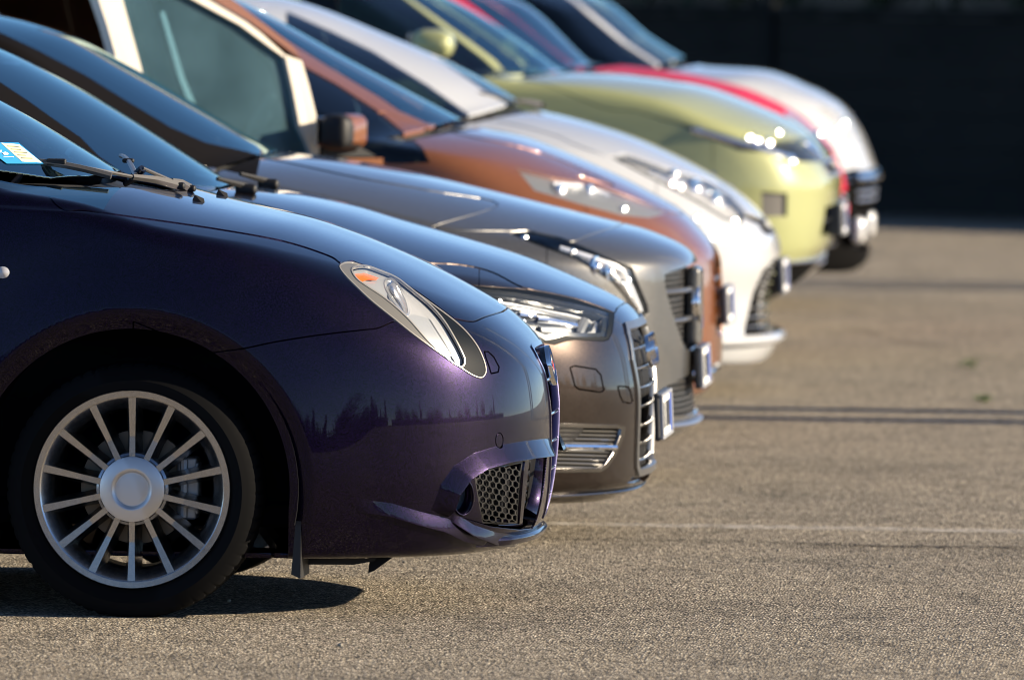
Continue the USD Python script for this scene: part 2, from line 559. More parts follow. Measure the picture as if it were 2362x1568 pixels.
def tube(pts, r, sides=8, closed=False, flat=1.0, up=(0, 0, 1)):
    """A tube along points; r may vary; flat squashes it along `up`."""
    p = np.array(pts, float)
    n = len(p)
    t = np.gradient(p, axis=0) if not closed else np.roll(p, -1, 0) - np.roll(p, 1, 0)
    t /= np.linalg.norm(t, axis=1, keepdims=True) + 1e-12
    u = np.array(up, float)
    a = np.cross(t, u)
    bad = np.linalg.norm(a, axis=1) < 1e-3
    a[bad] = np.cross(t[bad], [1, 0.1, 0])
    a /= np.linalg.norm(a, axis=1, keepdims=True)
    b = np.cross(a, t)
    r = np.broadcast_to(r, (n,))
    ang = np.arange(sides) * 2 * math.pi / sides
    V = p[:, None] + r[:, None, None] * (np.cos(ang)[None, :, None] * a[:, None] + flat * np.sin(ang)[None, :, None] * b[:, None])
    m = n if closed else n - 1
    i, j = np.meshgrid(np.arange(m), np.arange(sides), indexing="ij")
    q = np.stack([i * sides + j, i * sides + (j + 1) % sides, (i + 1) % n * sides + (j + 1) % sides, (i + 1) % n * sides + j], -1).reshape(-1, 4)
    F = [q[:, [0, 2, 1]], q[:, [0, 3, 2]]]
    V = V.reshape(-1, 3)
    if not closed:
        V = np.vstack([V, p[:1], p[-1:]])
        k = np.arange(sides)
        F += [np.stack([np.full(sides, n * sides), (k + 1) % sides, k], 1)[:, ::-1], np.stack([np.full(sides, n * sides + 1), (n - 1) * sides + k, (n - 1) * sides + (k + 1) % sides], 1)[:, ::-1]]
    return trimesh.Trimesh(V, np.vstack(F), process=False)


def strip_on(body, pts, r=0.004, lift=0.0, sides=6, step=0.02):
    """A bead lying on the body surface along (X, Q, Z) points."""
    p = np.array(pts, float)
    d = np.r_[0, np.cumsum(np.linalg.norm(np.diff(p, axis=0), axis=1))]
    n = max(3, int(d[-1] / step))
    s = np.linspace(0, d[-1], n)
    p = np.stack([np.interp(s, d, p[:, k]) for k in range(3)], 1)
    return p


def edge_loops(T):
    V, F = weld(T)
    B = boundary(F)
    nxt = {a: b for a, b in B}
    loops = []
    while nxt:
        a, b = nxt.popitem()
        lp = [a]
        while b in nxt:
            lp.append(b)
            b = nxt.pop(b)
        loops.append(V[lp])
    return max(loops, key=len)


def resample(p, step, closed=True):
    p = np.vstack([p, p[:1]]) if closed else np.asarray(p, float)
    d = np.r_[0, np.cumsum(np.linalg.norm(np.diff(p, axis=0), axis=1))]
    n = max(8, int(d[-1] / step))
    s = np.linspace(0, d[-1], n, endpoint=not closed)
    return np.stack([np.interp(s, d, p[:, k]) for k in range(3)], 1)


def flip_q(m, side):
    """A mesh in (X, Q, Z) to the near (-1) or far (+1) side of the car."""
    m = m.copy()
    if side < 0:
        m.vertices[:, 1] *= -1
        m.faces = m.faces[:, ::-1]
    return m


def both(car, name, meshes, material, parent=None, smooth=30, label=None):
    m = trimesh.util.concatenate(meshes) if isinstance(meshes, (list, tuple)) else meshes
    return [putm(name, flip_q(m, s), material, parent or car.path, smooth, label) for s in (-1, 1)]


def tyre_mesh(R, r, w, detail):
    prof = [(r - 0.012, -w * 0.40), (r + 0.004, -w * 0.47), (r + 0.018, -w * 0.515), (r + (R - r) * 0.45, -w * 0.53), (R - 0.028, -w * 0.50), (R - 0.014, -w * 0.455), (R - 0.005, -w * 0.40),
            (R - 0.001, -w * 0.30), (R, -w * 0.1), (R, w * 0.1), (R - 0.001, w * 0.3), (R - 0.006, w * 0.41), (R - 0.016, w * 0.46), (R - 0.03, w * 0.5), (r + 0.018, w * 0.515), (r, w * 0.45), (r - 0.012, w * 0.4)]
    n = 480 if detail else 72
    m = revolve(prof, n)
    if detail:
        k = len(prof)
        V = m.vertices.reshape(n, k, 3)
        a = np.arange(n)
        for row in range(n):
            if row % 8 in (0, 1):
                for j, d in ((6, 0.002), (7, 0.0035), (8, 0.003), (10, 0.0035), (11, 0.003)):
                    c = math.hypot(V[row, j, 0], V[row, j, 2])
                    V[row, j, [0, 2]] *= (c - d) / c
        # raised ring on the side wall
        V[:, 3, 1] -= 0.001
        m = trimesh.Trimesh(V.reshape(-1, 3), m.faces, process=False)
    # flat where it carries the car
    V = np.array(m.vertices)
    low = V[:, 2] < -R + 0.006
    V[low, 2] = -R + 0.006
    m.vertices = V
    m.apply_translation([0, 0, -0.006])
    return m


def make_wheel(car, X, side, R=0.312, r=0.215, w=0.205, q=0.845, spokes=14, detail=False, face="rim_face", dark="rim_paint"):
    """A wheel whose outer face looks along +Q: tyre, rim, spokes, cap, brake disc and caliper."""
    x = numbered(car.path, "wheel")
    UsdGeom.Xform.Define(stage, x)
    base = q - w * 0.53

    def P(name, m, material, smooth=35):
        m = m.copy()
        m.vertices[:, 1] *= -1                      # modelled facing -y, outwards is +Q
        m.faces = m.faces[:, ::-1]
        m.apply_translation([X, base, R])
        putm(name, flip_q(m, side), material, x, smooth)

    P("tyre", tyre_mesh(R, r, w, detail), "tyre_rubber", 25)
    f = -w * 0.5                                    # the outer plane of the rim flange
    rim = [(r + 0.004, f + 0.016), (r + 0.006, f + 0.004), (r + 0.003, f - 0.001), (r - 0.011, f), (r - 0.015, f + 0.003), (r - 0.036, f + 0.030), (r - 0.044, f + 0.055), (r - 0.046, f + 0.14), (r - 0.02, w * 0.45), (r, w * 0.46)]
    P("rim", revolve(rim, 160 if detail else 48), face if detail else "rim_paint", 30)
    hubr = 0.078
    for k in range(spokes):
        a = math.pi / 2 + k * 2 * math.pi / spokes + 0.006
        r0, r1 = hubr - 0.004, r - 0.013
        w0, w1 = 0.0074, 0.0092

        def pt(rad, t, y):
            return (rad * math.cos(a) - t * math.sin(a), y, rad * math.sin(a) + t * math.cos(a))
        rj = r0 + 0.055
        prof = ((r0, w0, f + 0.008), (rj, w0 * 0.9, f + 0.010), (r1, w1, f + 0.002))
        bars = []
        for (ra, wa, ya), (rb, wb, yb) in zip(prof[:-1], prof[1:]):
            bars.append(hull([pt(ra, s * wa, ya) for s in (-1, 1)] + [pt(rb, s * wb, yb) for s in (-1, 1)] + [pt(ra, s * (wa + .012), ya + 0.06) for s in (-1, 1)] + [pt(rb, s * (wb + .011), yb + 0.055) for s in (-1, 1)]))
        P("spoke", trimesh.util.concatenate(bars), face, 12)
        if not detail and k >= spokes - 1:
            break
    capp = [(0.0, f + 0.004), (0.030, f + 0.004), (0.033, f + 0.0055), (0.041, f + 0.0055), (0.046, f - 0.002), (0.052, f - 0.004), (0.072, f + 0.002), (hubr + 0.001, f + 0.006), (hubr + 0.002, f + 0.012)]
    P("hub_cap", revolve(capp, 96 if detail else 24), "cap_silver", 40)
    P("hub", revolve([(hubr + 0.0035, f + 0.010), (hubr + 0.010, f + 0.014), (hubr + 0.014, f + 0.06), (0.02, f + 0.09)], 48), "rim_paint", 40)
    P("brake_disc", revolve([(0.06, f + 0.105), (0.138, f + 0.105), (0.138, f + 0.127), (0.06, f + 0.127)], 64), "disc_iron", 30)
    if detail:
        cal = trimesh.util.concatenate([rbox((0.05, 0.07, 0.052), (0.125, f + 0.115, dz), 0.008) for dz in (-0.05, 0.05)] + [rbox((0.034, 0.06, 0.13), (0.138, f + 0.112, 0), 0.008), tube([(0.118, f + 0.078, -0.07), (0.118, f + 0.078, 0.07)], 0.010)])
        P("brake_caliper", cal, "caliper_iron", 30)
    return x


plain("tyre_rubber", (0.0045, 0.0045, 0.0048), rough=0.75, spec=0.03)
plain("rim_paint", (0.20, 0.21, 0.235), rough=0.22, metal=0.9)
mat("rim_face", {"tc": ("texture_coordinate", {}), "n": ("noise_texture", {"scale": 60.0, "detail": 3.0}), "r": ("map_range", {"from_min": 0.2, "from_max": 0.8, "to_min": 0.20, "to_max": 0.24}),
                 "p": ("principled_bsdf", {"base_color": (0.42, 0.41, 0.40), "metallic": 1.0})},
    [("tc.object", "n.vector"), ("n.fac", "r.value"), ("r.result", "p.roughness")], surface="p.BSDF")
plain("cap_silver", (0.5, 0.49, 0.48), rough=0.38, metal=0.8)
plain("disc_iron", (0.20, 0.17, 0.13), rough=0.5, metal=0.6)
plain("caliper_iron", (0.30, 0.31, 0.32), rough=0.45, metal=0.7)


def contour(body, z, a0=0.0, a1=90.0, n=60, q0=0.0):
    """Points of the body's outline at height z, from the nose round to the side, in (X, Q, Z)."""
    x1 = body.sp.get("cap", -0.8)
    a = np.radians(np.linspace(a0, a1, n))
    O = np.tile([x1, 0, z], (n, 1)).astype(float)
    D = np.stack([np.cos(a), np.sin(a), 0 * a], 1)
    return body.cast(O, D)


def cast_front(body, q, z):
    """Surface points with given (q, z), met from ahead."""
    q, z = np.broadcast_arrays(np.asarray(q, float), np.asarray(z, float))
    q, z = q.ravel(), z.ravel()
    O = np.stack([np.full(len(q), body.sp.get("cap", -0.8)), q, z], 1)
    return body.cast(O, np.tile([1.0, 0, 0], (len(q), 1)), 1.2)


def cast_side(body, x, z):
    x, z = np.broadcast_arrays(np.asarray(x, float), np.asarray(z, float))
    x, z = x.ravel(), z.ravel()
    O = np.stack([x, np.full(len(x), 0.0), z], 1)
    return body.cast(O, np.tile([0, 1.0, 0], (len(x), 1)), 1.2)


def cast_view(car, uw):
    """Surface points behind points of the side drawing."""
    uw = np.asarray(uw, float)
    v = np.array(car.view)
    E = np.stack([uw[:, 0], np.full(len(uw), car.W), uw[:, 1]], 1)
    D = E - v
    D /= np.linalg.norm(D, axis=1, keepdims=True)
    lo = np.linalg.norm(E - v, axis=1) - 0.25
    ts = lo[:, None] + np.linspace(0, 1.9, 500)[None]
    P = v + ts[..., None] * D[:, None]
    f = car.body.f(*P.reshape(-1, 3).T).reshape(len(uw), -1)
    k = np.argmax(f < 0, axis=1)
    a, b = ts[np.arange(len(uw)), np.maximum(k - 1, 0)], ts[np.arange(len(uw)), k]
    for _ in range(24):
        m = (a + b) / 2
        ins = car.body.f(*(v + m[:, None] * D).T) < 0
        a, b = np.where(ins, a, m), np.where(ins, m, b)
    P = v + ((a + b) / 2)[:, None] * D
    P[k == 0] = np.nan
    return P


def hex_mesh(poly, pitch=0.022, bar=0.0022, skew=1.0):
    """A honeycomb lattice filling a polygon (2-D), as a shapely shape."""
    x0, y0, x1, y1 = poly.bounds
    cells = []
    dy, dx = pitch * 1.5 / math.sqrt(3), pitch
    for r, y in enumerate(np.arange(y0 - pitch, y1 + pitch, dy)):
        for x in np.arange(x0 - pitch, x1 + pitch, dx):
            cx = x + (dx / 2 if r % 2 else 0)
            rad = pitch / math.sqrt(3) - bar
            cells.append(Polygon([(cx + rad * math.sin(math.radians(60 * k)) * skew, y + rad * math.cos(math.radians(60 * k))) for k in range(6)]))
    return poly.difference(shapely.union_all(cells))


def lattice_on(fn, shape, depth=0.006):
    """A thin lattice from a 2-D shape: fn maps (n, 2) to points on a surface and their inward direction."""
    t = tri_poly(shapely.segmentize(shape, 0.05))
    v = t.reshape(-1, 2)
    key, inv = np.unique(np.round(v, 6), axis=0, return_inverse=True)
    F = inv.reshape(-1, 3)
    P, D = fn(key)
    n = len(P)
    V = np.vstack([P, P + D * depth])
    e = boundary(F)
    Fs = np.vstack([F, F[:, ::-1] + n, np.stack([e[:, 0], e[:, 0] + n, e[:, 1]], 1), np.stack([e[:, 1], e[:, 0] + n, e[:, 1] + n], 1)])
    return trimesh.Trimesh(V, Fs, process=False)


def seat_mesh(x, q, z=0.30):
    return [rbox((0.50, 0.48, 0.16), (x, q, z + 0.05), 0.05), rbox((0.13, 0.47, 0.62), (x - 0.30, q, z + 0.38), 0.05, rot=(0, -0.28, 0)), rbox((0.09, 0.26, 0.19), (x - 0.43, q, z + 0.80), 0.04, rot=(0, -0.2, 0))]


def interior(car, x_dash, z_dash, half, seats=True, seat_mat="interior_dark", wheel_mat="interior_dark", seat_z=0.30):
    putm("dashboard", [rbox((0.55, 2 * half, 0.30), (x_dash - 0.25, 0, z_dash - 0.16), 0.06)], "interior_dark", car.path)
    q = half * 0.5
    if seats:
        for s in (-1, 1):
            putm("seat", [m for m in seat_mesh(x_dash - 1.15, s * q, seat_z)], seat_mat, car.path)
        putm("rear_seat", [rbox((0.5, 1.2, 0.16), (x_dash - 2.0, 0, 0.36), 0.05), rbox((0.14, 1.2, 0.60), (x_dash - 2.32, 0, 0.66), 0.05, rot=(0, -0.3, 0))], seat_mat, car.path)
    a = np.linspace(0, 2 * math.pi, 40, endpoint=False)
    ring = np.stack([0 * a, 0.18 * np.cos(a), 0.18 * np.sin(a)], 1)
    t = trimesh.transformations.rotation_matrix(math.radians(25), (0, 1, 0))[:3, :3]
    c = np.array([x_dash - 0.62, q, z_dash - 0.08])
    sw = [tube(ring @ t.T + c, 0.014, 8, closed=True), rbox((0.05, 0.12, 0.10), c + (0.03, 0, 0), 0.02), tube([c + (0.02, -0.17, 0), c + (0.02, 0.17, 0)], 0.012)]
    putm("steering_wheel", sw, wheel_mat, car.path)
    L = car.sp["length"]
    putm("floor_pan", [rbox((L - 1.15, 2 * half - 0.1, 0.06), (-L / 2, 0, car.sp.get("floor", 0.24)), 0.02)], "dark_void", car.path)


def liners(car, arches, R=0.40, q0=0.50):
    """The dark inner wings over the wheels."""
    for X, Z in arches:
        n = 40
        a = np.radians(np.linspace(-12, 192, n))
        ring = np.stack([X + R * np.cos(a), 0 * a, Z + R * np.sin(a)], 1)
        A, B = ring + (0, q0, 0), ring + (0, car.W - 0.035, 0)
        V = np.vstack([A, B, [[X, q0, Z]]])
        i = np.arange(n - 1)
        F = np.vstack([np.stack([i, i + 1, i + n], 1), np.stack([i + 1, i + n + 1, i + n], 1), np.stack([i, np.full(n - 1, 2 * n), i + 1], 1)])
        m = trimesh.Trimesh(V, F, process=False)
        both(car, "arch_liner", m, "dark_void", smooth=False)


def wiper(car, pivot, tip, blade_a, blade_b, name="wiper", thick=0.007, big=False):
    """An arm from a pivot to the middle of a blade; all in car coordinates (x, y, z)."""
    x = numbered(car.path, name)
    UsdGeom.Xform.Define(stage, x)
    p, t = np.array(pivot, float), np.array(tip, float)
    mid = p + (t - p) * 0.38
    putm("arm", [tube([p, p + (mid - p) * 0.5 + (0, 0, 0.004), mid], [0.013, 0.011, 0.008], 6), tube([mid, t], thick * 0.7, 6)], "wiper_metal", x)
    putm("pivot_cap", [rbox((0.035, 0.03, 0.018), p + (0.0, 0, 0.0), 0.007)], "black_plastic", x)
    a, b = np.array(blade_a, float), np.array(blade_b, float)
    s = np.linspace(0, 1, 14)[:, None]
    bl = a + (b - a) * s + np.array([0, 0, 0.012]) * np.sin(s * math.pi)
    putm("blade", [tube(bl, 0.012 if big else 0.007, 6, flat=0.8)], "wiper_metal", x)
    putm("clip", [rbox((0.05 if big else 0.03, 0.022, 0.018 if big else 0.012), (a + b) / 2 + (0, 0, 0.016 if big else 0.012), 0.005)], "black_plastic", x)


plain("wiper_metal", (0.10, 0.095, 0.09), rough=0.33, metal=0.4)

plain("lamp_rim", (0.24, 0.225, 0.20), rough=0.35, metal=0.3)
plain("lamp_grey", (0.10, 0.098, 0.092), rough=0.4, spec=0.3)
plain("lamp_black", (0.005, 0.007, 0.010), rough=0.5, spec=0.06)
plain("lamp_fin", (0.30, 0.31, 0.33), rough=0.35, metal=0.3)
plain("projector_glass", (0.05, 0.055, 0.06), rough=0.02, coat=1.0)
plain("grille_black", (0.014, 0.0135, 0.013), rough=0.35)
plain("fog_glass", (0.03, 0.05, 0.075), rough=0.05, coat=1.0)
plain("badge_white", (0.75, 0.75, 0.73), rough=0.25, coat=1.0)
plain("badge_blue", (0.02, 0.06, 0.22), rough=0.25, coat=1.0)
plain("badge_red", (0.5, 0.03, 0.03), rough=0.3)
plain("repeater_lens", (0.30, 0.30, 0.32), rough=0.1, coat=1.0)
paint("paint_blue_edge", (0.007, 0.005, 0.035), metal=0.4, rough=0.3)

plain("permit_blue", (0.02, 0.22, 0.48), rough=0.5)
plain("permit_yellow", (0.72, 0.70, 0.38), rough=0.5)
plain("permit_ink", (0.16, 0.17, 0.12), rough=0.6)
plain("permit_white", (0.75, 0.75, 0.75), rough=0.5)

plain("interior_light", (0.35, 0.34, 0.32), rough=0.6)

plain("lamp_chrome_soft", (0.72, 0.72, 0.73), rough=0.18, metal=0.8)


def ring_at(c, axis, r0, r1, length, n=40, squash=1.0):
    u = np.cross(axis, [0, 0, 1.0]); u /= np.linalg.norm(u)
    v = np.cross(u, axis)
    a = np.linspace(0, 2 * math.pi, n, endpoint=False)
    prof = [(r1, -length), (r1, 0.0), (r1 * 0.97, 0.003), (r0 * 1.03, 0.003), (r0, 0.0), (r0 * 0.9, -length)]
    V = np.concatenate([[c + rr * (np.cos(t) * u + squash * np.sin(t) * v) + yy * axis for rr, yy in prof] for t in a])
    m = len(prof)
    i, j = np.meshgrid(np.arange(n), np.arange(m - 1), indexing="ij")
    q = np.stack([i * m + j, i * m + j + 1, (i + 1) % n * m + j + 1, (i + 1) % n * m + j], -1).reshape(-1, 4)
    return trimesh.Trimesh(V, np.vstack([q[:, [0, 1, 2]], q[:, [0, 2, 3]]]), process=False)


def disc_at(c, axis, r, dome=0.01, n=40, squash=1.0):
    u = np.cross(axis, [0, 0, 1.0]); u /= np.linalg.norm(u)
    v = np.cross(u, axis)
    V, F = [], []
    a = np.linspace(0, 2 * math.pi, n, endpoint=False)
    for k in np.linspace(0, 1, 7):
        for t in a:
            V.append(c + k * r * (np.cos(t) * u + squash * np.sin(t) * v) + dome * (1 - k * k) * axis)
    for k in range(6):
        for t in range(n):
            b, d = k * n + t, k * n + (t + 1) % n
            F += [(b, b + n, d + n), (b, d + n, d)]
    return trimesh.Trimesh(np.array(V), np.array(F), process=False)

# ------------------------------------------------------------------ ledges pressed into a skin
def ledge(car, line, band, height, taper=0.05, where=None, drop=0.004):
    """Cuts a band above a line of the side drawing out of the skin and lifts it into a ledge, highest along the line."""
    L = shapely.LineString(line)
    poly = L.buffer(band, single_sided=True, join_style="mitre").buffer(0.0005)
    T = car.take(car.side, poly, 0.0, where, -1)
    V, F = weld(T)
    N = car.body.normal(V)
    uw = car.side(V)
    pts = shapely.points(uw)
    d = shapely.distance(L, pts)
    s = shapely.line_locate_point(L, pts)
    e = np.clip(np.minimum(s, L.length - s) / taper, 0, 1) ** 0.6
    h = height * np.clip(1 - d / band, 0, 1) * e
    V2 = V + N * h[:, None]
    m = trimesh.Trimesh(V2, F, process=False)
    n2 = np.zeros_like(V)
    fn = np.cross(V2[F[:, 1]] - V2[F[:, 0]], V2[F[:, 2]] - V2[F[:, 0]])
    for k in range(3):
        np.add.at(n2, F[:, k], fn)
    n2 /= np.linalg.norm(n2, axis=1, keepdims=True) + 1e-12
    B = boundary(F)
    B = B[(d[B[:, 0]] < 0.002) & (d[B[:, 1]] < 0.002) & ((h[B[:, 0]] > 1e-4) | (h[B[:, 1]] > 1e-4))]
    if len(B):
        a, b = V2[B[:, 0]], V2[B[:, 1]]
        a2, b2 = V[B[:, 0]] - N[B[:, 0]] * drop, V[B[:, 1]] - N[B[:, 1]] * drop
        k, n0 = len(B), len(V2)
        out = np.cross(b - a, N[B[:, 0]])
        out /= np.linalg.norm(out, axis=1, keepdims=True) + 1e-12
        Vx = np.concatenate([a, b, a2, b2])
        i = np.arange(k) + n0
        F = np.vstack([F, np.stack([i + k, i, i + 2 * k], 1), np.stack([i + k, i + 2 * k, i + 3 * k], 1)])
        V2, n2 = np.vstack([V2, Vx]), np.vstack([n2, out, out, out, out])
    return V2, F, n2


def join(*parts):
    n, Vs, Fs, Ns = 0, [], [], []
    for V, F, N in parts:
        Vs.append(V); Fs.append(F + n); Ns.append(N); n += len(V)
    return np.vstack(Vs), np.vstack(Fs), np.vstack(Ns)


# ------------------------------------------------------------------ the nearest car
LOC1 = (0.962, 0.86, 0)
view1 = (EYE[0] - LOC1[0], -(EYE[1] - LOC1[1]), EYE[2])
brow1 = [(-0.193, 0.261), (-0.185, 0.279), (-0.172, 0.318), (-0.146, 0.356), (-0.109, 0.380), (-0.056, 0.397), (0.004, 0.408), (0.068, 0.416)]
wing1 = [(-0.413, 0.272), (-0.381, 0.267), (-0.331, 0.261), (-0.260, 0.242), (-0.202, 0.229), (-0.153, 0.207), (-0.082, 0.193), (-0.021, 0.185)]
wing1b = [(-0.182, 0.251), (-0.135, 0.222), (-0.075, 0.203), (-0.011, 0.197)]
sp1 = dict(
    width=1.72, length=4.06, cap=-0.62, spine=0.5, xs=-1.05, n=2.7, m=3.2, bow=0.10, k=0.035, cowl=-1.10, belt=1.0, belt_q=0.79, wbow=0.10, rcrown=0.035,
    nose=[(0.1, -0.115), (0.15, -0.07), (0.19, -0.036), (0.217, -0.024), (0.305, -0.008), (0.40, -0.001), (0.47, 0.0), (0.54, -0.006), (0.6, -0.018), (0.66, -0.045), (0.75, -0.14), (0.9, -0.4)],
    tail=[(0.15, -3.98), (0.4, -4.06), (0.8, -4.02), (1.1, -3.9)],
    side=[(0.1, 0.80), (0.17, 0.825), (0.27, 0.852), (0.36, 0.86), (0.5, 0.857), (0.65, 0.850), (0.8, 0.838), (0.9, 0.825), (1.0, 0.80), (1.1, 0.755)],
    hood=[(-3.9, 1.0), (-2.5, 1.08), (-1.4, 1.083), (-1.2, 1.062), (-1.04, 1.04), (-0.93, 1.012), (-0.872, 0.997), (-0.762, 0.972), (-0.652, 0.948), (-0.541, 0.913), (-0.431, 0.871), (-0.32, 0.822), (-0.21, 0.765), (-0.132, 0.722), (-0.1, 0.698), (-0.043, 0.645), (0.0, 0.59)],
    crown=[(-4, 0.06), (-1.3, 0.055), (-1.0, 0.055), (-0.6, 0.06), (0, 0.05)], crease=([-1.6, -1.293, -1.134, -0.869, -0.657, -0.498, -0.43], [1.0, 0.990, 0.983, 0.961, 0.919, 0.878, 0.858], 0.012),
    roof=[(-4.2, 0.7), (-4.0, 1.0), (-3.8, 1.28), (-3.4, 1.42), (-2.6, 1.452), (-2.05, 1.43), (-1.75, 1.375), (-1.427, 1.233), (-1.205, 1.108), (-1.104, 1.046), (-0.9, 0.92), (-0.7, 0.77)],
    sill=[(-4.1, 0.25), (-3.5, 0.18), (-0.55, 0.145), (-0.2, 0.145), (0, 0.16)],
    flares=[(-0.962, 0.31, 0.385, 0.06, 0.03), (-3.47, 0.31, 0.385, 0.06, 0.03)],
    )
c1 = Car("parked_car", sp1, "dark purple hatchback parked nearest, with a silver multi spoke wheel", LOC1, res=0.72)
W1 = 0.86
arch = lambda x, z, r: Point(x, z).buffer(r, 64)
for ax in (-0.962, -3.47):
    c1.take(c1.side, arch(ax, 0.315, 0.388), 0, lambda x, q, z: q > 0.5, -1)
    c1.take(c1.side, sbox(ax - 0.386, -0.3, ax + 0.386, 0.30), 0, lambda x, q, z: q > 0.5, -1)
SD = lambda x, q, z: x > -1.6
# headlamp: outer surround, inner lens
outer = smooth_poly([(-0.461, 0.861), (-0.451, 0.871), (-0.432, 0.874), (-0.413, 0.869), (-0.362, 0.852), (-0.324, 0.834), (-0.275, 0.805), (-0.241, 0.782), (-0.186, 0.743), (-0.151, 0.713), (-0.123, 0.679), (-0.106, 0.645), (-0.099, 0.618), (-0.104, 0.602), (-0.115, 0.597), (-0.136, 0.604), (-0.170, 0.625), (-0.205, 0.648), (-0.274, 0.696), (-0.326, 0.736), (-0.378, 0.776), (-0.412, 0.806), (-0.447, 0.840)], 6)
inner = smooth_poly([(-0.428, 0.851), (-0.422, 0.859), (-0.396, 0.862), (-0.363, 0.852), (-0.324, 0.836), (-0.293, 0.814), (-0.241, 0.772), (-0.206, 0.734), (-0.178, 0.690), (-0.159, 0.654), (-0.154, 0.637), (-0.162, 0.626), (-0.188, 0.640), (-0.240, 0.685), (-0.292, 0.741), (-0.344, 0.785), (-0.395, 0.818), (-0.416, 0.833)], 6)
lamp_in = c1.take(c1.side, inner, 0.0, SD, -1)
ring_in = c1.take(c1.side, inner.buffer(0.0028), 0.0, SD, -1)
bezel = c1.take(c1.side, outer.buffer(-0.003), 0.0, SD, -1)
ring_out = c1.take(c1.side, outer, 0.001, SD, -1)


def lamp_group(car, name="headlight"):
    out = []
    for s in (-1, 1):
        p = numbered(car.path, name)
        UsdGeom.Xform.Define(stage, p)
        out.append((s, p))
    return out


def on_sides(car, groups, name, T, material, flange=0.012, offset=0.0):
    V, F, N = shell(car.body, T, flange, offset)
    for s, p in groups:
        a = near(V, F, N) if s < 0 else (V, F, N)
        put(name, a[0], a[1], material, p, a[2])


def in_sides(car, groups, name, T, material, extra=0.0, x0=None, amp=0.0, scale=0.09):
    """A lamp wall inside the housing: it turns away from the lens so that it faces forwards."""
    V, F = weld(T)
    N = car.body.normal(V)
    x0 = V[:, 0].min() if x0 is None else x0
    d = extra + amp * (1 - np.exp(-np.maximum(V[:, 0] - x0, 0) / scale))
    m = trimesh.Trimesh(V - N * d[:, None], F, process=False)
    for s, p in groups:
        putm(name, flip_q(m, s), material, p, 45)


def mesh_sides(groups, name, m, material, smooth=30):
    m = trimesh.util.concatenate(m) if isinstance(m, (list, tuple)) else m
    for s, p in groups:
        putm(name, flip_q(m, s), material, p, smooth)


hl = lamp_group(c1)
LX0 = float(lamp_in[..., 0].min())
on_sides(c1, hl, "lens", lamp_in, "lens_glass", 0.004, -0.002)
on_sides(c1, hl, "lens_ring", ring_in, "lamp_rim", 0.006, -0.002)
bz_f, bz_r = cut(bezel, c1.side, Polygon([(-0.282, 0.823), (-0.036, 0.827), (-0.033, 0.575), (-0.136, 0.593), (-0.158, 0.624), (-0.154, 0.637), (-0.177, 0.690), (-0.206, 0.734), (-0.241, 0.776)]), 0, None, -1)
on_sides(c1, hl, "surround", bz_f, "lamp_black", 0.004, 0.0)
on_sides(c1, hl, "surround", bz_r, "lamp_grey", 0.004, 0.0)
on_sides(c1, hl, "surround_trim", ring_out, "lamp_rim", 0.01, -0.0015)
proj_e = Polygon([(-0.334, 0.833), (-0.323, 0.826), (-0.310, 0.809), (-0.297, 0.785), (-0.291, 0.763), (-0.292, 0.752), (-0.299, 0.754), (-0.314, 0.773), (-0.330, 0.795), (-0.341, 0.815), (-0.343, 0.829)])
proj_e = smooth_poly(np.array(proj_e.exterior.coords)[:-1], 5)
r_in, _ = cut(lamp_in, c1.side, inner.difference(proj_e.buffer(0.0055)), 0, None, -1)
in_sides(c1, hl, "reflector", r_in, "lamp_silver", 0.008)
r_in, _ = cut(lamp_in, c1.side, proj_e.buffer(0.0055).difference(proj_e), 0, None, -1)
on_sides(c1, hl, "projector_ring", r_in, "lamp_chrome_soft", 0.028, 0.0025)
r_in, _ = cut(lamp_in, c1.side, proj_e.buffer(0.002), 0, None, -1)
in_sides(c1, hl, "projector_bowl", r_in, "lamp_black", 0.030)
pe = np.array(proj_e.exterior.coords)[:-1].mean(0)
low = affinity.translate(affinity.scale(proj_e, 0.72, 0.80, origin=tuple(pe)), 0.006, -0.004)
cres = low.difference(affinity.translate(affinity.scale(low, 0.86, 0.88, origin=tuple(pe)), -0.004, 0.003))
r_in, _ = cut(lamp_in, c1.side, cres.intersection(proj_e), 0, None, -1)
in_sides(c1, hl, "projector_rim", r_in, "lamp_chrome_soft", 0.022)
core = affinity.translate(affinity.scale(proj_e, 0.34, 0.40, origin=tuple(pe)), 0.001, -0.002)
r_in, _ = cut(lamp_in, c1.side, core, 0, None, -1)
in_sides(c1, hl, "projector_lens", r_in, "projector_glass", 0.018)
tube_p = Polygon([(-0.401, 0.821), (-0.377, 0.830), (-0.349, 0.835), (-0.343, 0.827), (-0.341, 0.812), (-0.344, 0.786), (-0.361, 0.794), (-0.385, 0.809)]).buffer(0.002)
r_in, _ = cut(lamp_in, c1.side, tube_p.difference(proj_e.buffer(0.0055)), 0, None, -1)
in_sides(c1, hl, "projector_tube", r_in, "lamp_fin", 0.004)
amb = Polygon([(-0.423, 0.845), (-0.398, 0.848), (-0.363, 0.837), (-0.370, 0.831), (-0.389, 0.832), (-0.408, 0.825), (-0.418, 0.834)])
a_in, _ = cut(lamp_in, c1.side, amb, 0, None, -1)
in_sides(c1, hl, "amber_lamp", a_in, "amber", 0.0015)
fin = Polygon([(-0.295, 0.748), (-0.275, 0.751), (-0.237, 0.742), (-0.209, 0.698), (-0.181, 0.654), (-0.191, 0.644), (-0.229, 0.679), (-0.267, 0.714)])
f_in, _ = cut(lamp_in, c1.side, fin, 0, None, -1)
in_sides(c1, hl, "lower_fin", f_in, "lamp_fin", 0.004, x0=LX0)
fin2 = Polygon([(-0.237, 0.740), (-0.230, 0.737), (-0.197, 0.688), (-0.164, 0.637), (-0.169, 0.632), (-0.181, 0.654), (-0.209, 0.698)])
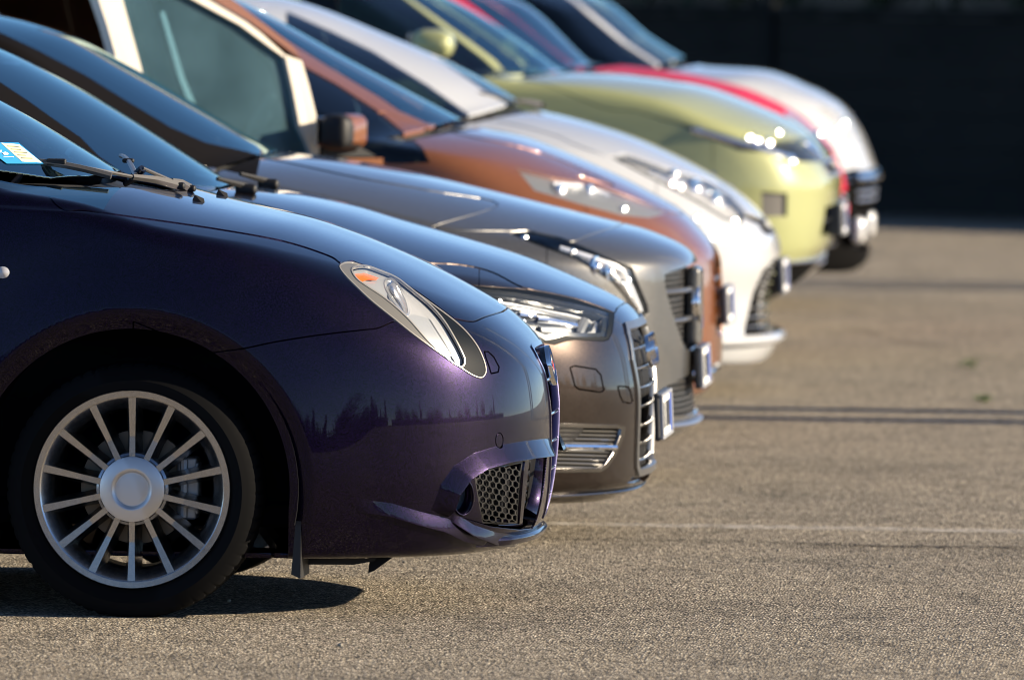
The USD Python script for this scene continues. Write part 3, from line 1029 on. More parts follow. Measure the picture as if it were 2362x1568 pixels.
f_in, _ = cut(lamp_in, c1.side, fin2, 0, None, -1)
in_sides(c1, hl, "fin_edge", f_in, "lamp_silver", 0.000, x0=LX0)

# shield grille in the nose
shield = smooth_poly([(-0.2, 0.645), (-0.12, 0.648), (0.12, 0.648), (0.158, 0.63), (0.165, 0.60), (0.135, 0.47), (0.085, 0.33), (0.03, 0.225), (0.0, 0.205), (-0.2, 0.2)], 4).intersection(sbox(-0.01, 0, 0.4, 0.7))
FR = lambda x, q, z: (x > -0.35)
g_in = c1.take(chart_front, shield, 0.0, FR, 1)
g_rim, g_core = cut(g_in, chart_front, shield.difference(shield.buffer(-0.010).union(sbox(-0.02, 0.235, 0.02, 0.636))), 0, None, 1)
# scoop with fog lamp and honeycomb
scoop = Polygon([(-0.179, 0.270), (-0.172, 0.299), (-0.155, 0.335), (-0.133, 0.360), (-0.107, 0.377), (-0.049, 0.395), (0.022, 0.408), (0.063, 0.413), (0.058, 0.355), (0.048, 0.305), (0.040, 0.269), (0.024, 0.237), (-0.011, 0.231), (-0.082, 0.238), (-0.136, 0.253)]).buffer(0.005).buffer(-0.005)
scoop_in = c1.take(c1.side, scoop, 0.0, lambda x, q, z: (x > -0.5) & (q > 0.16), -1)
sensor = Point(*[(-0.066, 0.448)][0])
sensor = affinity.scale(sensor.buffer(0.0145, 24), 0.62, 1.25)
sens = c1.take(c1.side, sensor, 0.0012, lambda x, q, z: (x > -0.3), -1)
flap = Polygon([(-0.105, 0.662), (-0.096, 0.662), (-0.082, 0.649), (-0.069, 0.625), (-0.071, 0.613), (-0.088, 0.609), (-0.093, 0.625), (-0.102, 0.649)]).buffer(0.003).buffer(-0.003)
flp = c1.take(c1.side, flap, 0.0018, lambda x, q, z: (x > -0.3), -1)
FW = lambda x, q, z: (x > -0.62) & (q > 0.12)
led = [ledge(c1, brow1, 0.040, 0.022, 0.02, FW), ledge(c1, wing1b, 0.022, 0.016, 0.05, FW), ledge(c1, wing1, 0.030, 0.013, 0.16, FW)]
# bonnet, wing, bumper
hood_line = [(-1.221, 1.081), (-1.196, 1.053), (-1.141, 0.992), (-1.082, 0.987), (-0.979, 0.975), (-0.772, 0.949), (-0.600, 0.921), (-0.489, 0.888)] + [(-0.460, 0.871), (-0.451, 0.872), (-0.432, 0.875), (-0.413, 0.869), (-0.362, 0.853), (-0.324, 0.835), (-0.275, 0.806), (-0.241, 0.783), (-0.186, 0.744)] + [(-0.172, 0.739), (-0.134, 0.734), (-0.104, 0.746), (-0.042, 0.766), (-0.015, 0.777), (0.005, 0.783)]
hood_poly = Polygon(smooth_line(hood_line) + [(0.15, 0.75), (0.15, 1.6), (-2.4, 1.6), (-2.4, hood_line[0][1])])
cowl_edge = [(-0.955, 0.0), (-0.965, 0.15), (-1.01, 0.35), (-1.09, 0.50), (-1.20, 0.62), (-1.40, 0.765)]
screen_edge = [(-1.50, 0.79), (-1.33, 0.66), (-1.21, 0.50), (-1.145, 0.30), (-1.125, 0.12), (-1.12, 0.0)]
cowl_poly = Polygon(cowl_edge + screen_edge)
cowl_T = c1.take(chart_top, cowl_poly, 0.002, lambda x, q, z: z > 0.8, 1)
ws_poly = Polygon([(-0.01, 0.9), (0.80, 0.9), (0.745, 1.02), (0.655, 1.24), (0.60, 1.36), (0.3, 1.40), (-0.01, 1.405)])
ws_T = c1.take(chart_front, ws_poly, 0.002, lambda x, q, z: (x < -1.05) & (x > -2.2), 1)
hood_T = c1.take(c1.side, hood_poly, 0.0022, lambda x, q, z: (x > -1.62) & (z > 0.5), -1)
shut = [(-0.771, 0.647), (-0.692, 0.659), (-0.617, 0.676), (-0.514, 0.694), (-0.411, 0.708), (-0.377, 0.712), (-0.357, 0.717), (-0.322, 0.732), (-0.302, 0.724)]
wing_T = c1.take(c1.side, Polygon([(-1.52, 0.0), (-1.52, 1.2), (shut[-1][0], 1.2)] + smooth_line(shut)[::-1] + [(-0.96, 0.72), (-0.97, 0.0)]), 0.0018, lambda x, q, z: (q > 0.3), -1)
door_T = c1.take(c1.side, [(-2.75, 0.22), (-1.525, 0.22), (-1.525, 1.02), (-2.78, 1.05)], 0.002, lambda x, q, z: q > 0.4, -1)
win_T = c1.take(c1.side, [(-1.75, 1.04), (-2.05, 1.34), (-2.7, 1.375), (-2.75, 1.075)], 0.002, lambda x, q, z: q > 0.4, -1)
win2_T = c1.take(c1.side, [(-2.82, 1.08), (-2.78, 1.37), (-3.2, 1.35), (-3.55, 1.13)], 0.002, lambda x, q, z: q > 0.4, -1)
rear_T = c1.take(c1.side, [(-4.3, 0.0), (-3.0, 0.0), (-1.53, 0.0), (-1.53, 1.5), (-4.3, 1.5)], 0.0, lambda x, q, z: x < -1.5, -1)
bump_T, rest_T = cut(c1.T, c1.side, sbox(-1.1, -0.2, 0.3, 0.80), 0, lambda x, q, z: x > -1.0, -1)
c1.add("hood", hood_T, "paint_purple", both="merge", flange=0.014)
c1.add("fender", wing_T, "paint_purple", flange=0.02)
half = join(shell(c1.body, bump_T, 0.005), *led)
nb = near(*half)
put("front_bumper", *join((nb[0], nb[1], nb[2]), half)[:2], "paint_purple", c1.path, join((nb[0], nb[1], nb[2]), half)[2])
c1.add("door", door_T, "paint_purple")
c1.add("windshield", ws_T, "window_glass", both="merge", flange=0.004, offset=0.001)
c1.add("side_window", win_T, "window_glass", flange=0.004, offset=0.002)
c1.add("side_window", win2_T, "window_glass", flange=0.004, offset=0.002)
c1.add("cowl", cowl_T, "black_plastic", both="merge", flange=0.03, offset=0.03)
c1.add("body_shell", np.concatenate([rear_T, rest_T]), "paint_purple", both="merge")
c1.add("parking_sensor", sens, "paint_purple", flange=0.004)
c1.add("washer_flap", flp, "paint_purple", flange=0.004)
# scoop interior
c1.add("scoop_back", scoop_in, "dark_void", flange=0.0, offset=0.075)
meshp = Polygon([(-0.112, 0.367), (-0.049, 0.382), (0.012, 0.396), (0.009, 0.375), (0.002, 0.269), (-0.001, 0.239), (-0.036, 0.236), (-0.088, 0.239), (-0.097, 0.284)])
panel = scoop.difference(meshp.buffer(0.002)).difference(Polygon([(0.024, 0.411), (0.093, 0.426), (0.096, 0.199), (0.003, 0.198), (0.008, 0.239), (0.019, 0.340)]))
fogc = [(-0.141, 0.306)][0]
fog = affinity.rotate(affinity.scale(Point(*fogc).buffer(1, 40), 0.026, 0.045), -8)
pan_T, _ = cut(scoop_in, c1.side, panel.difference(fog), 0, None, -1)
c1.add("fog_panel", pan_T, "paint_purple", flange=0.035, offset=0.018)
gr = scoop_in


def on_scoop(uw, off=0.022):
    P = cast_view(c1, uw)
    N = c1.body.normal(P)
    return P - N * off, -N


hx = hex_mesh(meshp, pitch=0.0165, bar=0.0007, skew=0.82)
hx = affinity.skew(hx, 0, -12, origin=meshp.centroid).intersection(meshp).union(meshp.difference(meshp.buffer(-0.003)))
lat = lattice_on(lambda uw: on_scoop(uw), hx, 0.005)
both(c1, "honeycomb_grille", lat, "grille_black", smooth=20)
fa = np.linspace(0, 2 * math.pi, 40, endpoint=False)
fr = np.stack([fogc[0] + 0.026 * np.cos(fa) , fogc[1] + 0.045 * np.sin(fa)], 1)
Pf, Nf = on_scoop(fr, 0.017)
both(c1, "fog_lamp_rim", tube(Pf, 0.0028, 8, closed=True), "paint_purple")
Pc, Nc = on_scoop([fogc], 0.05)
both(c1, "fog_lamp", disc_at(Pc[0], -Nc[0] * 1.0, 0.05, 0.008), "fog_glass")
# lips under the scoop and along the bottom
for zz, a0, a1, out, th, nm, qmax in ((0.178, 0, 47, 0.020, 0.014, "lower_lip", 0.8),):
    C = contour(c1.body, zz, a0, a1, 60)
    N = c1.body.normal(C); N[:, 2] = 0; N /= np.linalg.norm(N, axis=1, keepdims=True)
    tp = np.clip(np.minimum(1, (1 - np.linspace(0, 1, 60)) / 0.25), 0.02, 1)[:, None]
    prof = [(-0.03, th * 0.5), (out * 0.7, th * 0.5), (out, th * 0.1), (out, -th * 0.3), (out * 0.7, -th), (-0.03, -th)]
    V = np.stack([C + N * a * tp + np.array([0, 0, b]) for a, b in prof], 1)
    n, m = V.shape[:2]
    i, j = np.meshgrid(np.arange(n - 1), np.arange(m - 1), indexing="ij")
    qd = np.stack([i * m + j, i * m + j + 1, (i + 1) * m + j + 1, (i + 1) * m + j], -1).reshape(-1, 4)
    lip = trimesh.Trimesh(V.reshape(-1, 3), np.vstack([qd[:, [0, 1, 2]], qd[:, [0, 2, 3]]]), process=False)
    putm(nm, [lip, flip_q(lip, -1)], "paint_purple", c1.path, 35)
# grille fittings
gp = numbered(c1.path, "grille")
UsdGeom.Xform.Define(stage, gp)
V, F, N = shell(c1.body, g_rim, 0.02, -0.003)
a = near(V, F, N)
put("frame", np.vstack([a[0], V]), np.vstack([a[1], F + len(V)]), "paint_blue_edge", gp, np.vstack([a[2], N]))
V, F, N = shell(c1.body, g_core, 0.0, 0.05)
a = near(V, F, N)
put("backing", np.vstack([a[0], V]), np.vstack([a[1], F + len(V)]), "dark_void", gp, np.vstack([a[2], N]))
for zz in (0.475, 0.405, 0.335, 0.27, 0.56):
    w = np.interp(zz, [0.205, 0.225, 0.33, 0.47, 0.60], [0.0, 0.03, 0.085, 0.135, 0.163]) - 0.008
    q = np.linspace(-w, w, 15)
    P = cast_front(c1.body, np.abs(q), np.full(15, zz))
    P[:, 1] = q
    P[:, 0] -= 0.004
    putm("bar", tube(P, 0.0062, 8, flat=0.75), "chrome", gp)
bz = 0.592
bx = cast_front(c1.body, [0.0], [bz])[0, 0]
bax = np.array([0.97, 0, 0.22])
putm("badge_base", [disc_at(np.array([bx + 0.004, 0, bz]), bax / np.linalg.norm(bax), 0.048, 0.004), ring_at(np.array([bx + 0.004, 0, bz]), bax / np.linalg.norm(bax), 0.044, 0.050, 0.05)], "black_gloss", gp)
bc, ba = np.array([bx + 0.008, 0, bz]), bax / np.linalg.norm(bax)
putm("badge", [ring_at(bc, ba, 0.045, 0.0515, 0.008), ring_at(bc, ba, 0.027, 0.031, 0.004)], "chrome", gp)
putm("badge_face", disc_at(bc + ba * 0.0005, ba, 0.0275, 0.003), "badge_white", gp)
putm("badge_ring", ring_at(bc, ba, 0.031, 0.045, 0.006), "badge_blue", gp)
u_ = np.array([-ba[2], 0, ba[0]])
putm("badge_cross", [hull([bc + ba * 0.0036 + np.array([0, sx * 0.0035 - 0.010, 0]) + u_ * sz * 0.012 + ba * k for sx in (-1, 1) for sz in (-1, 1) for k in (0, 0.001)]),
                     hull([bc + ba * 0.0036 + np.array([0, sx * 0.008 - 0.010, 0]) + u_ * sz * 0.0035 + ba * k for sx in (-1, 1) for sz in (-1, 1) for k in (0, 0.0012)])], "badge_red", gp)
# inner wings, wheels, cabin
liners(c1, [(-0.962, 0.315), (-3.47, 0.315)], 0.405, 0.55)
make_wheel(c1, -0.962, -1, 0.312, 0.2365, 0.205, 0.848, detail=True)
make_wheel(c1, -0.962, 1, 0.312, 0.2365, 0.205, 0.848)
make_wheel(c1, -3.47, -1, 0.312, 0.2365, 0.205, 0.848)
make_wheel(c1, -3.47, 1, 0.312, 0.2365, 0.205, 0.848)
interior(c1, -1.22, 1.02, 0.66)
# side repeater on the wing
rp = cast_view(c1, [(-1.281, 0.834)])[0]
both(c1, "side_repeater", disc_at(rp + (0, 0.001, 0), np.array([0.02, 1, 0.05]), 0.017, 0.008, squash=0.85), "repeater_lens")
# things that hang under the nose
hang = [hull([(-0.33, -0.62, 0.17), (-0.40, -0.60, 0.17), (-0.405, -0.62, 0.105), (-0.31, -0.65, 0.17), (-0.39, -0.63, 0.110), (-0.32, -0.52, 0.17)])]
putm("air_deflector", hang, "black_plastic", c1.path)
putm("mud_flap", [hull([(-0.565, -0.80, 0.24), (-0.552, -0.80, 0.24), (-0.552, -0.80, 0.10), (-0.575, -0.80, 0.11), (-0.565, -0.60, 0.24), (-0.552, -0.60, 0.24), (-0.552, -0.60, 0.10), (-0.575, -0.60, 0.11)])], "black_plastic", c1.path)
ut = Polygon([(-0.56, 0.17), (-0.32, 0.17), (-0.36, 0.140), (-0.44, 0.124), (-0.56, 0.122)])
putm("under_tray", [hull([(x, y, z) for x, z in np.array(ut.exterior.coords)[:-1] for y in (-0.62, 0.62)])], "black_plastic", c1.path)
# wipers lie in the cowl
wiper(c1, (-0.945, -0.12, 1.030), (-1.215, -0.40, 1.092), (-1.350, -0.42, 1.092), (-1.075, -0.42, 1.060), big=True)
wiper(c1, (-0.935, 0.02, 1.020), (-1.035, -0.12, 1.072), (-1.05, -0.14, 1.055), (-1.16, 0.42, 1.09))
putm("wiper_bracket", [tube([(-1.035, -0.12, 1.072), (-1.055, -0.10, 1.052), (-1.085, -0.08, 1.030)], [0.010, 0.013, 0.007], 8)], "black_gloss", c1.path)
for qq in (-0.24, 0.26):
    p = cast_side  # washer jets near the rear of the bonnet
    zz = float(c1.body.sp and 0.99)
    putm("washer_jet", hull([(-0.90, qq - 0.012, 0.985), (-0.90, qq + 0.012, 0.985), (-0.862, qq - 0.011, 0.985), (-0.862, qq + 0.011, 0.985), (-0.888, qq - 0.006, 1.012), (-0.888, qq + 0.006, 1.012), (-0.866, qq, 1.003)]), "black_plastic", c1.path, smooth=30)

# permits stuck inside the foot of the windscreen
for nm, pts, m_, off in (("permit_card", [(-1.354, 1.151), (-1.291, 1.148), (-1.246, 1.148), (-1.184, 1.098), (-1.274, 1.097), (-1.354, 1.154)], "permit_blue", -0.0012),
                         ("permit_sheet", [(-1.289, 1.146), (-1.245, 1.143), (-1.189, 1.100), (-1.237, 1.102)], "permit_yellow", -0.002)):
    t, _ = cut(ws_T, c1.side, Polygon(pts).buffer(0), 0, None, -1)
    if len(t):
        c1.add(nm, t, m_, both="near", flange=0.0, offset=off)
rs = np.random.default_rng(4)
for k in range(5):
    f0, f1 = 0.14 + 0.16 * k, 0.19 + 0.16 * k
    quad = np.array([(-1.289, 1.146), (-1.245, 1.143), (-1.189, 1.100), (-1.237, 1.102)])
    e = rs.uniform(0.55, 0.85)
    L0, R0 = quad[0] + (quad[3] - quad[0]) * f0, quad[1] + (quad[2] - quad[1]) * f0
    L1, R1 = quad[0] + (quad[3] - quad[0]) * f1, quad[1] + (quad[2] - quad[1]) * f1
    q4 = [L0 + (R0 - L0) * 0.15, L0 + (R0 - L0) * e, L1 + (R1 - L1) * e, L1 + (R1 - L1) * 0.15]
    t, _ = cut(ws_T, c1.side, Polygon(q4).buffer(0), 0, None, -1)
    if len(t):
        c1.add("printed_line", t, "permit_ink", both="near", flange=0.0, offset=-0.0028)
for pts in ([(-1.291, 1.128), (-1.287, 1.128), (-1.287, 1.123), (-1.291, 1.122)], [(-1.286, 1.122), (-1.278, 1.124), (-1.270, 1.120), (-1.273, 1.116), (-1.282, 1.117)], [(-1.283, 1.113), (-1.258, 1.113), (-1.258, 1.111), (-1.283, 1.112)]):
    t, _ = cut(ws_T, c1.side, Polygon(pts).buffer(0), 0, None, -1)
    if len(t):
        c1.add("printed_mark", t, "permit_white", both="near", flange=0.0, offset=-0.0028)

# ------------------------------------------------------------------ the other cars of the row
def span(poly_pts):
    return Polygon(poly_pts).buffer(0)


def lamp_parts(car, lens, bezel=None, depth=0.03, sparkle=(), bars=(), refl="lamp_chrome", bez_mat="lamp_black", trim=True):
    """Headlights on both sides: a clear lens over a bright bucket, with lamp bowls and light strips inside."""
    w = lambda x, q, z: (x > -1.4) & (q > 0.1)
    lens = lens.buffer(0)
    T = car.take(car.side, lens, 0.0, w, -1)
    g = lamp_group(car)
    on_sides(car, g, "lens", T, "lens_glass", 0.004, -0.001)
    if bezel is not None:
        B = car.take(car.side, bezel, 0.001, w, -1)
        on_sides(car, g, "surround", B, bez_mat, 0.012, 0.0)
    in_sides(car, g, "reflector", T, refl, depth * 0.6)
    if trim:
        r, _ = cut(T, car.side, lens.difference(lens.buffer(-0.012)), 0, None, -1)
        on_sides(car, g, "lamp_trim", r, "lamp_dark", depth - 0.004, 0.004)
    if len(sparkle):
        P = cast_view(car, np.array([s[:2] for s in sparkle]))
        N = car.body.normal(P)
        for p, n, s in zip(P, N, sparkle):
            if not np.isfinite(p).all():
                continue
            r = s[2]
            c = p - n * (depth * 0.75)
            ax = np.array([0.93, 0.33, 0.12]); ax /= np.linalg.norm(ax)
            e = (EYE - car.loc) * (1, -1, 1) - p
            hv = SUN * (1, -1, 1) + e / np.linalg.norm(e)
            hv /= np.linalg.norm(hv)
            fr = 0.0065
            mesh_sides(g[:1], "glint_facet", disc_at(p + n * 0.0015, hv, fr, fr * fr / (0.30 + 6 * r), 20), "glint_mirror", 60)  # added mirror disc on the lens, turned to flash the sun at the camera
            mesh_sides(g, "lamp_bowl", [ring_at(c, ax, r * 0.8, r, 0.02, 24), disc_at(c - ax * 0.004, ax, r * 0.78, r * 0.5, 24)], "lamp_chrome")
    for b in bars:
        P = cast_view(car, resample(np.c_[np.array(b[0]), np.zeros(len(b[0]))], 0.03, False)[:, :2])
        P = P[np.isfinite(P).all(1)]
        if len(P) < 3:
            continue
        P = P - car.body.normal(P) * (depth * 0.55)
        mesh_sides(g, "light_strip", tube(P, b[1], 8), b[2] if len(b) > 2 else "lamp_white")
    return g


def plate(car, x, z, w=0.36, h=0.11, tilt=0.05, frame=0.012, gap=0.03, marks=True):
    """A white plate with blue ends in a dark holder, standing off the bumper."""
    p = numbered(car.path, "license_plate")
    UsdGeom.Xform.Define(stage, p)
    R = trimesh.transformations.euler_matrix(0, -tilt, 0)

    def P(name, m, material, smooth=30):
        m = m.copy(); m.apply_transform(R); m.apply_translation([x, 0, z])
        putm(name, m, material, p, smooth)
    P("plate_holder", rbox((gap, w + 2 * frame, h + 2 * frame), (-gap / 2 - 0.003, 0, 0), 0.006), "holder_black")
    P("plate_frame", trimesh.util.concatenate([rbox((0.012, w + 2 * frame, 0.009), (0.002, 0, s * (h / 2 + 0.004)), 0.003) for s in (-1, 1)] + [rbox((0.012, 0.009, h + 0.012), (0.002, s * (w / 2 + 0.004), 0), 0.003) for s in (-1, 1)]), "plate_edge")
    P("plate", rbox((0.004, w, h), (0, 0, 0), 0.0015), "plate_white")
    for s in (-1, 1):
        P("blue_band", rbox((0.004, 0.038, h - 0.004), (0.0016, s * (w / 2 - 0.020), 0), 0.0015), "plate_blue")
    if marks:
        rr = np.random.default_rng(int(abs(x * 1000)) + 5)
        for k, y in enumerate(np.linspace(-w / 2 + 0.065, w / 2 - 0.065, 7)):
            if k == 2:
                continue
            P("character", trimesh.util.concatenate([rbox((0.003, 0.008, 0.072), (0.0022, y - 0.012, 0), 0.001), rbox((0.003, 0.008, 0.072), (0.0022, y + 0.012, 0), 0.001), rbox((0.003, 0.026, 0.008), (0.0022, y, rr.choice([-0.03, 0, 0.03])), 0.001)]), "plate_ink")


def front_grille(car, poly, depth=0.05, bars=(), bar_mat="chrome", bar_r=0.008, frame=0.0, frame_mat="chrome", lattice=None, back="dark_void", cond=-0.6, verticals=(), vert_mat="grille_black", flat=0.8, lat_depth=0.03, bar_in=0.25):
    """An opening in the nose, drawn from ahead in (Q, Z): frame, backing, bars, uprights or a honeycomb."""
    T = car.take(chart_front, poly, 0.0, lambda x, q, z: x > cond, 1)
    g = numbered(car.path, "grille")
    UsdGeom.Xform.Define(stage, g)

    def merged(name, t, m, fl, off):
        V, F, N = shell(car.body, t, fl, off)
        put(name, *join(near(V, F, N), (V, F, N))[:2], m, g, join(near(V, F, N), (V, F, N))[2])
    if frame:
        fp = poly.difference(poly.buffer(-frame).union(sbox(-1, poly.bounds[1] + frame, frame, poly.bounds[3] - frame)))
        fT, T2 = cut(T, chart_front, fp, 0, None, 1)
        merged("grille_frame", fT, frame_mat, 0.02, -0.006)
    merged("backing", T, back, 0.0, depth)
    x0, z0, x1, z1 = poly.bounds
    for zz in bars:
        zz, mt = (zz if isinstance(zz, tuple) else (zz, bar_mat))
        ln = poly.intersection(shapely.LineString([(0, zz), (1.2, zz)]))
        if ln.is_empty:
            continue
        qm = ln.bounds[2] - 0.004
        q = np.linspace(-qm, qm, 21)
        P = cast_front(car.body, np.abs(q), np.full(21, zz))
        N = car.body.normal(P)
        P = P - N * depth * bar_in
        P[:, 1] = q
        putm("bar", tube(P, bar_r, 8, flat=flat), mt, g)
    for qq in verticals:
        ln = poly.intersection(shapely.LineString([(qq, -1), (qq, 2)]))
        if ln.is_empty:
            continue
        zz = np.linspace(ln.bounds[1], ln.bounds[3], 9)
        P = cast_front(car.body, np.full(9, qq), zz)
        P = P - car.body.normal(P) * depth * 0.5
        for s in ((-1, 1) if qq > 0 else (1,)):
            putm("upright", flip_q(trimesh.util.concatenate([tube(P, 0.005, 6, up=(1, 0, 0))]), s), vert_mat, g)
    if lattice:
        hx = hex_mesh(poly.buffer(-0.002), lattice, lattice * 0.13)

        def fn(qz):
            P = cast_front(car.body, qz[:, 0], qz[:, 1])
            N = car.body.normal(P)
            return P - N * lat_depth, -N
        m = lattice_on(fn, hx, 0.012)
        putm("honeycomb", [m, flip_q(m, -1)], "grille_mesh", g, smooth=20)
    return g


def side_opening(car, poly, depth=0.05, slats=0, slat_mat="slat_dark", frame=0.0, strip=None, name="air_intake", cond=-0.8, back="dark_void"):
    """An opening in the corner of the bumper, drawn in the side chart, with level slats."""
    T = car.take(car.side, poly, 0.0, lambda x, q, z: (x > cond) & (q > 0.05), -1)
    out = []
    if frame:
        fT, _ = cut(T, car.side, poly.difference(poly.buffer(-frame)), 0, None, -1)
        car.add(name + "_frame", fT, "dark_chrome", flange=0.02, offset=-0.003)
    car.add(name + "_back", T, back, flange=0.0, offset=depth)
    x0, z0, x1, z1 = poly.bounds
    for k, zz in enumerate(np.linspace(z0, z1, slats + 2)[1:-1]):
        ln = poly.buffer(-0.004).intersection(shapely.LineString([(x0 - 1, zz), (x1 + 1, zz)]))
        if ln.is_empty:
            continue
        for l in getattr(ln, "geoms", [ln]):
            xs = np.linspace(l.bounds[0], l.bounds[2], 10)
            P = cast_view(car, np.c_[xs, np.full(10, zz)])
            P = P[np.isfinite(P).all(1)]
            if len(P) < 3:
                continue
            P = P - car.body.normal(P) * 0.014
            both(car, "slat", tube(P, 0.0062, 8, flat=0.7), slat_mat)
    return T


def glazing(car, pillar, roof_x, win=None, glass="window_glass", win_glass="side_glass", cowl=(0.03, 0.05), cq=0.74, sweep=0.18, cw=None, pillar_mat=None, pillar_w=0.09, sink=0.028):
    """Cowl, windscreen down to the pillar line of the side drawing, and the door windows."""
    sp = car.sp
    c = sp["cowl"]
    q = np.linspace(0, cq, 8)
    e1 = np.c_[c + cowl[0] - sweep * (q / cq) ** 2.2, q]
    e2 = np.c_[c - cowl[1] - sweep * (q / cq) ** 2.2, q][::-1]
    t = car.take(chart_top, Polygon(np.vstack([e1, e2])), 0.002, lambda x, q, z: z > 0.6, 1)
    car.add("cowl", t, "black_plastic", both="merge", flange=0.03, offset=sink)
    pl = list(pillar)
    P = Polygon(pl + [(pl[-1][0] + 0.5, pl[-1][1] - 0.02), (pl[-1][0] + 0.5, 2.0), (pl[0][0] - 0.3, 2.0), (pl[0][0] - 0.3, pl[0][1])])
    if pillar_mat:
        band = shapely.LineString(pl).buffer(-pillar_w, single_sided=True)
        t = car.take(car.side, band, 0.0, lambda x, q, z: (z > 0.9) & (q > 0.3) & (x < c), -1)
        car.add("a_pillar", t, pillar_mat, flange=0.0)
    rb = sp.get("wbow", 0.16)
    ws = car.take(car.side, P, 0.002, lambda x, q, z: (x < c - cowl[1] * 0.6) & (x + 0.6 * rb * (q / 0.65) ** 2.2 > roof_x) & (z > 0.8), -1)
    car.add("windshield", ws, glass, both="merge", flange=0.004, offset=0.001)
    for w in win or ():
        t = car.take(car.side, w, 0.002, lambda x, q, z: q > 0.35, -1)
        car.add("side_window", t, win_glass, flange=0.004, offset=0.003)


def finish_body(car, pm, hood, shut_x=None, door=True, wheels=(-0.95, -3.5), R=0.32, bumper_flange=0.02, hood_lo=-1.7):
    """Arches, bonnet, wings, bumper and shell from what is left of the skin; wheels and inner wings."""
    sp = car.sp
    for ax in wheels:
        car.take(car.side, Point(ax, R).buffer(R + 0.07, 48), 0, lambda x, q, z: q > 0.5, -1)
        car.take(car.side, sbox(ax - R - 0.068, -0.3, ax + R + 0.068, R - 0.02), 0, lambda x, q, z: q > 0.5, -1)
    H = smooth_line(hood)
    hp = Polygon(H + [(H[-1][0] + 0.1, 2.0), (H[0][0] - 0.6, 2.0), (H[0][0] - 0.6, H[0][1] + 0.02)])
    ht = car.take(car.side, hp, 0.0022, lambda x, q, z: (x > sp["cowl"] - 0.30 + 0.0 * q) & (z > 0.4), -1)
    car.add("hood", ht, pm, both="merge", flange=0.014)
    sx = wheels[0] + R + 0.02 if shut_x is None else shut_x
    bt = car.take(car.side, sbox(sx, -0.3, 0.4, 2.0), 0.0015, lambda x, q, z: x > sx - 0.5, -1)
    b2 = car.take(chart_front, sbox(-0.01, -0.3, 1.2, 1.6), 0.0, lambda x, q, z: x > -0.5, 1)
    car.add("front_bumper", np.concatenate([bt, b2]), pm, both="merge", flange=bumper_flange)
    dx = wheels[0] - R - 0.16
    wt = car.take(car.side, sbox(dx, -0.3, sx + 0.1, 1.4), 0.0015, lambda x, q, z: (x > dx - 0.1) & (q > 0.3) & (z < sp["belt"] + 0.12), -1)
    if len(wt):
        car.add("fender", wt, pm, flange=0.02)
    if door:
        dt = car.take(car.side, [(dx - 1.15, 0.25), (dx - 0.004, 0.25), (dx - 0.004, sp["belt"] - 0.01), (dx - 1.15, sp["belt"] + 0.01)], 0.002, lambda x, q, z: q > 0.4, -1)
        if len(dt):
            car.add("door", dt, pm)
    car.add("body_shell", car.T, pm, both="merge")
    for ax in wheels:
        for s in (-1, 1):
            make_wheel(car, ax, s, R, R * 0.7, 0.215, car.W - 0.02, spokes=8)
    liners(car, [(ax, R) for ax in wheels], R + 0.085, 0.55)


plain("cladding", (0.0035, 0.0034, 0.0034), rough=0.9, spec=0.04)
plain("glint_mirror", (0.85, 0.85, 0.85), rough=0.03, metal=1.0)  # for the added discs that make the headlights glint
plain("lamp_chrome", (0.80, 0.80, 0.82), rough=0.10, metal=1.0)
plain("bar_grey", (0.17, 0.17, 0.17), rough=0.3, metal=0.8)
plain("dark_chrome", (0.20, 0.19, 0.18), rough=0.2, metal=1.0)
plain("lamp_haze", (0.20, 0.21, 0.23), rough=0.3, metal=0.3)
plain("lamp_dark", (0.02, 0.024, 0.03), rough=0.2, coat=1.0)
plain("lamp_white", (0.80, 0.80, 0.80), rough=0.18, metal=0.5)
plain("holder_black", (0.02, 0.02, 0.021), rough=0.4)
plain("plate_edge", (0.30, 0.30, 0.31), rough=0.4, metal=0.4)
plain("plate_white", (0.78, 0.78, 0.75), rough=0.35)
plain("plate_blue", (0.02, 0.08, 0.42), rough=0.35)
plain("plate_ink", (0.015, 0.015, 0.02), rough=0.4)
plain("grille_mesh", (0.05, 0.048, 0.046), rough=0.4)
plain("slat_dark", (0.05, 0.048, 0.045), rough=0.25, coat=0.5)
pane("side_glass", (0.30, 0.40, 0.38), ior=1.5)
paint("paint_brown", (0.021, 0.0145, 0.0115), metal=0.7, rough=0.30, flake=0.4, coat_ior=1.3)
paint("paint_silver", (0.125, 0.122, 0.117), metal=0.7, rough=0.34, flake=0.3, coat_ior=1.32)
paint("paint_orange", (0.165, 0.061, 0.025), metal=0.2, rough=0.36, flake=0.2)
paint("paint_white", (0.36, 0.37, 0.385), metal=0.0, rough=0.4)
paint("paint_green", (0.29, 0.305, 0.145), metal=0.05, rough=0.38, flake=0.1)
plain("paint_red", (0.40, 0.008, 0.028), rough=0.45, spec=0.25)
plain("frame_cream", (0.55, 0.50, 0.42), rough=0.45)
plain("mirror_silver", (0.8, 0.8, 0.8), rough=0.03, metal=1.0)
mat("door_glass", {"t": ("transparent_bsdf", {"color": (0.42, 0.62, 0.70)}), "d": ("principled_bsdf", {"base_color": (0.115, 0.205, 0.24), "roughness": 0.15}), "m": ("mix_closure", {}), "tc": ("texture_coordinate", {}), "n": ("noise_texture", {"scale": 3.0, "detail": 4.0}), "r": ("map_range", {"from_min": 0.3, "from_max": 0.7, "to_min": 0.16, "to_max": 0.34})},
    [("tc.object", "n.vector"), ("n.fac", "r.value"), ("r.result", "m.fac"), ("t.BSDF", "m.closure1"), ("d.BSDF", "m.closure2")], surface="m.closure")

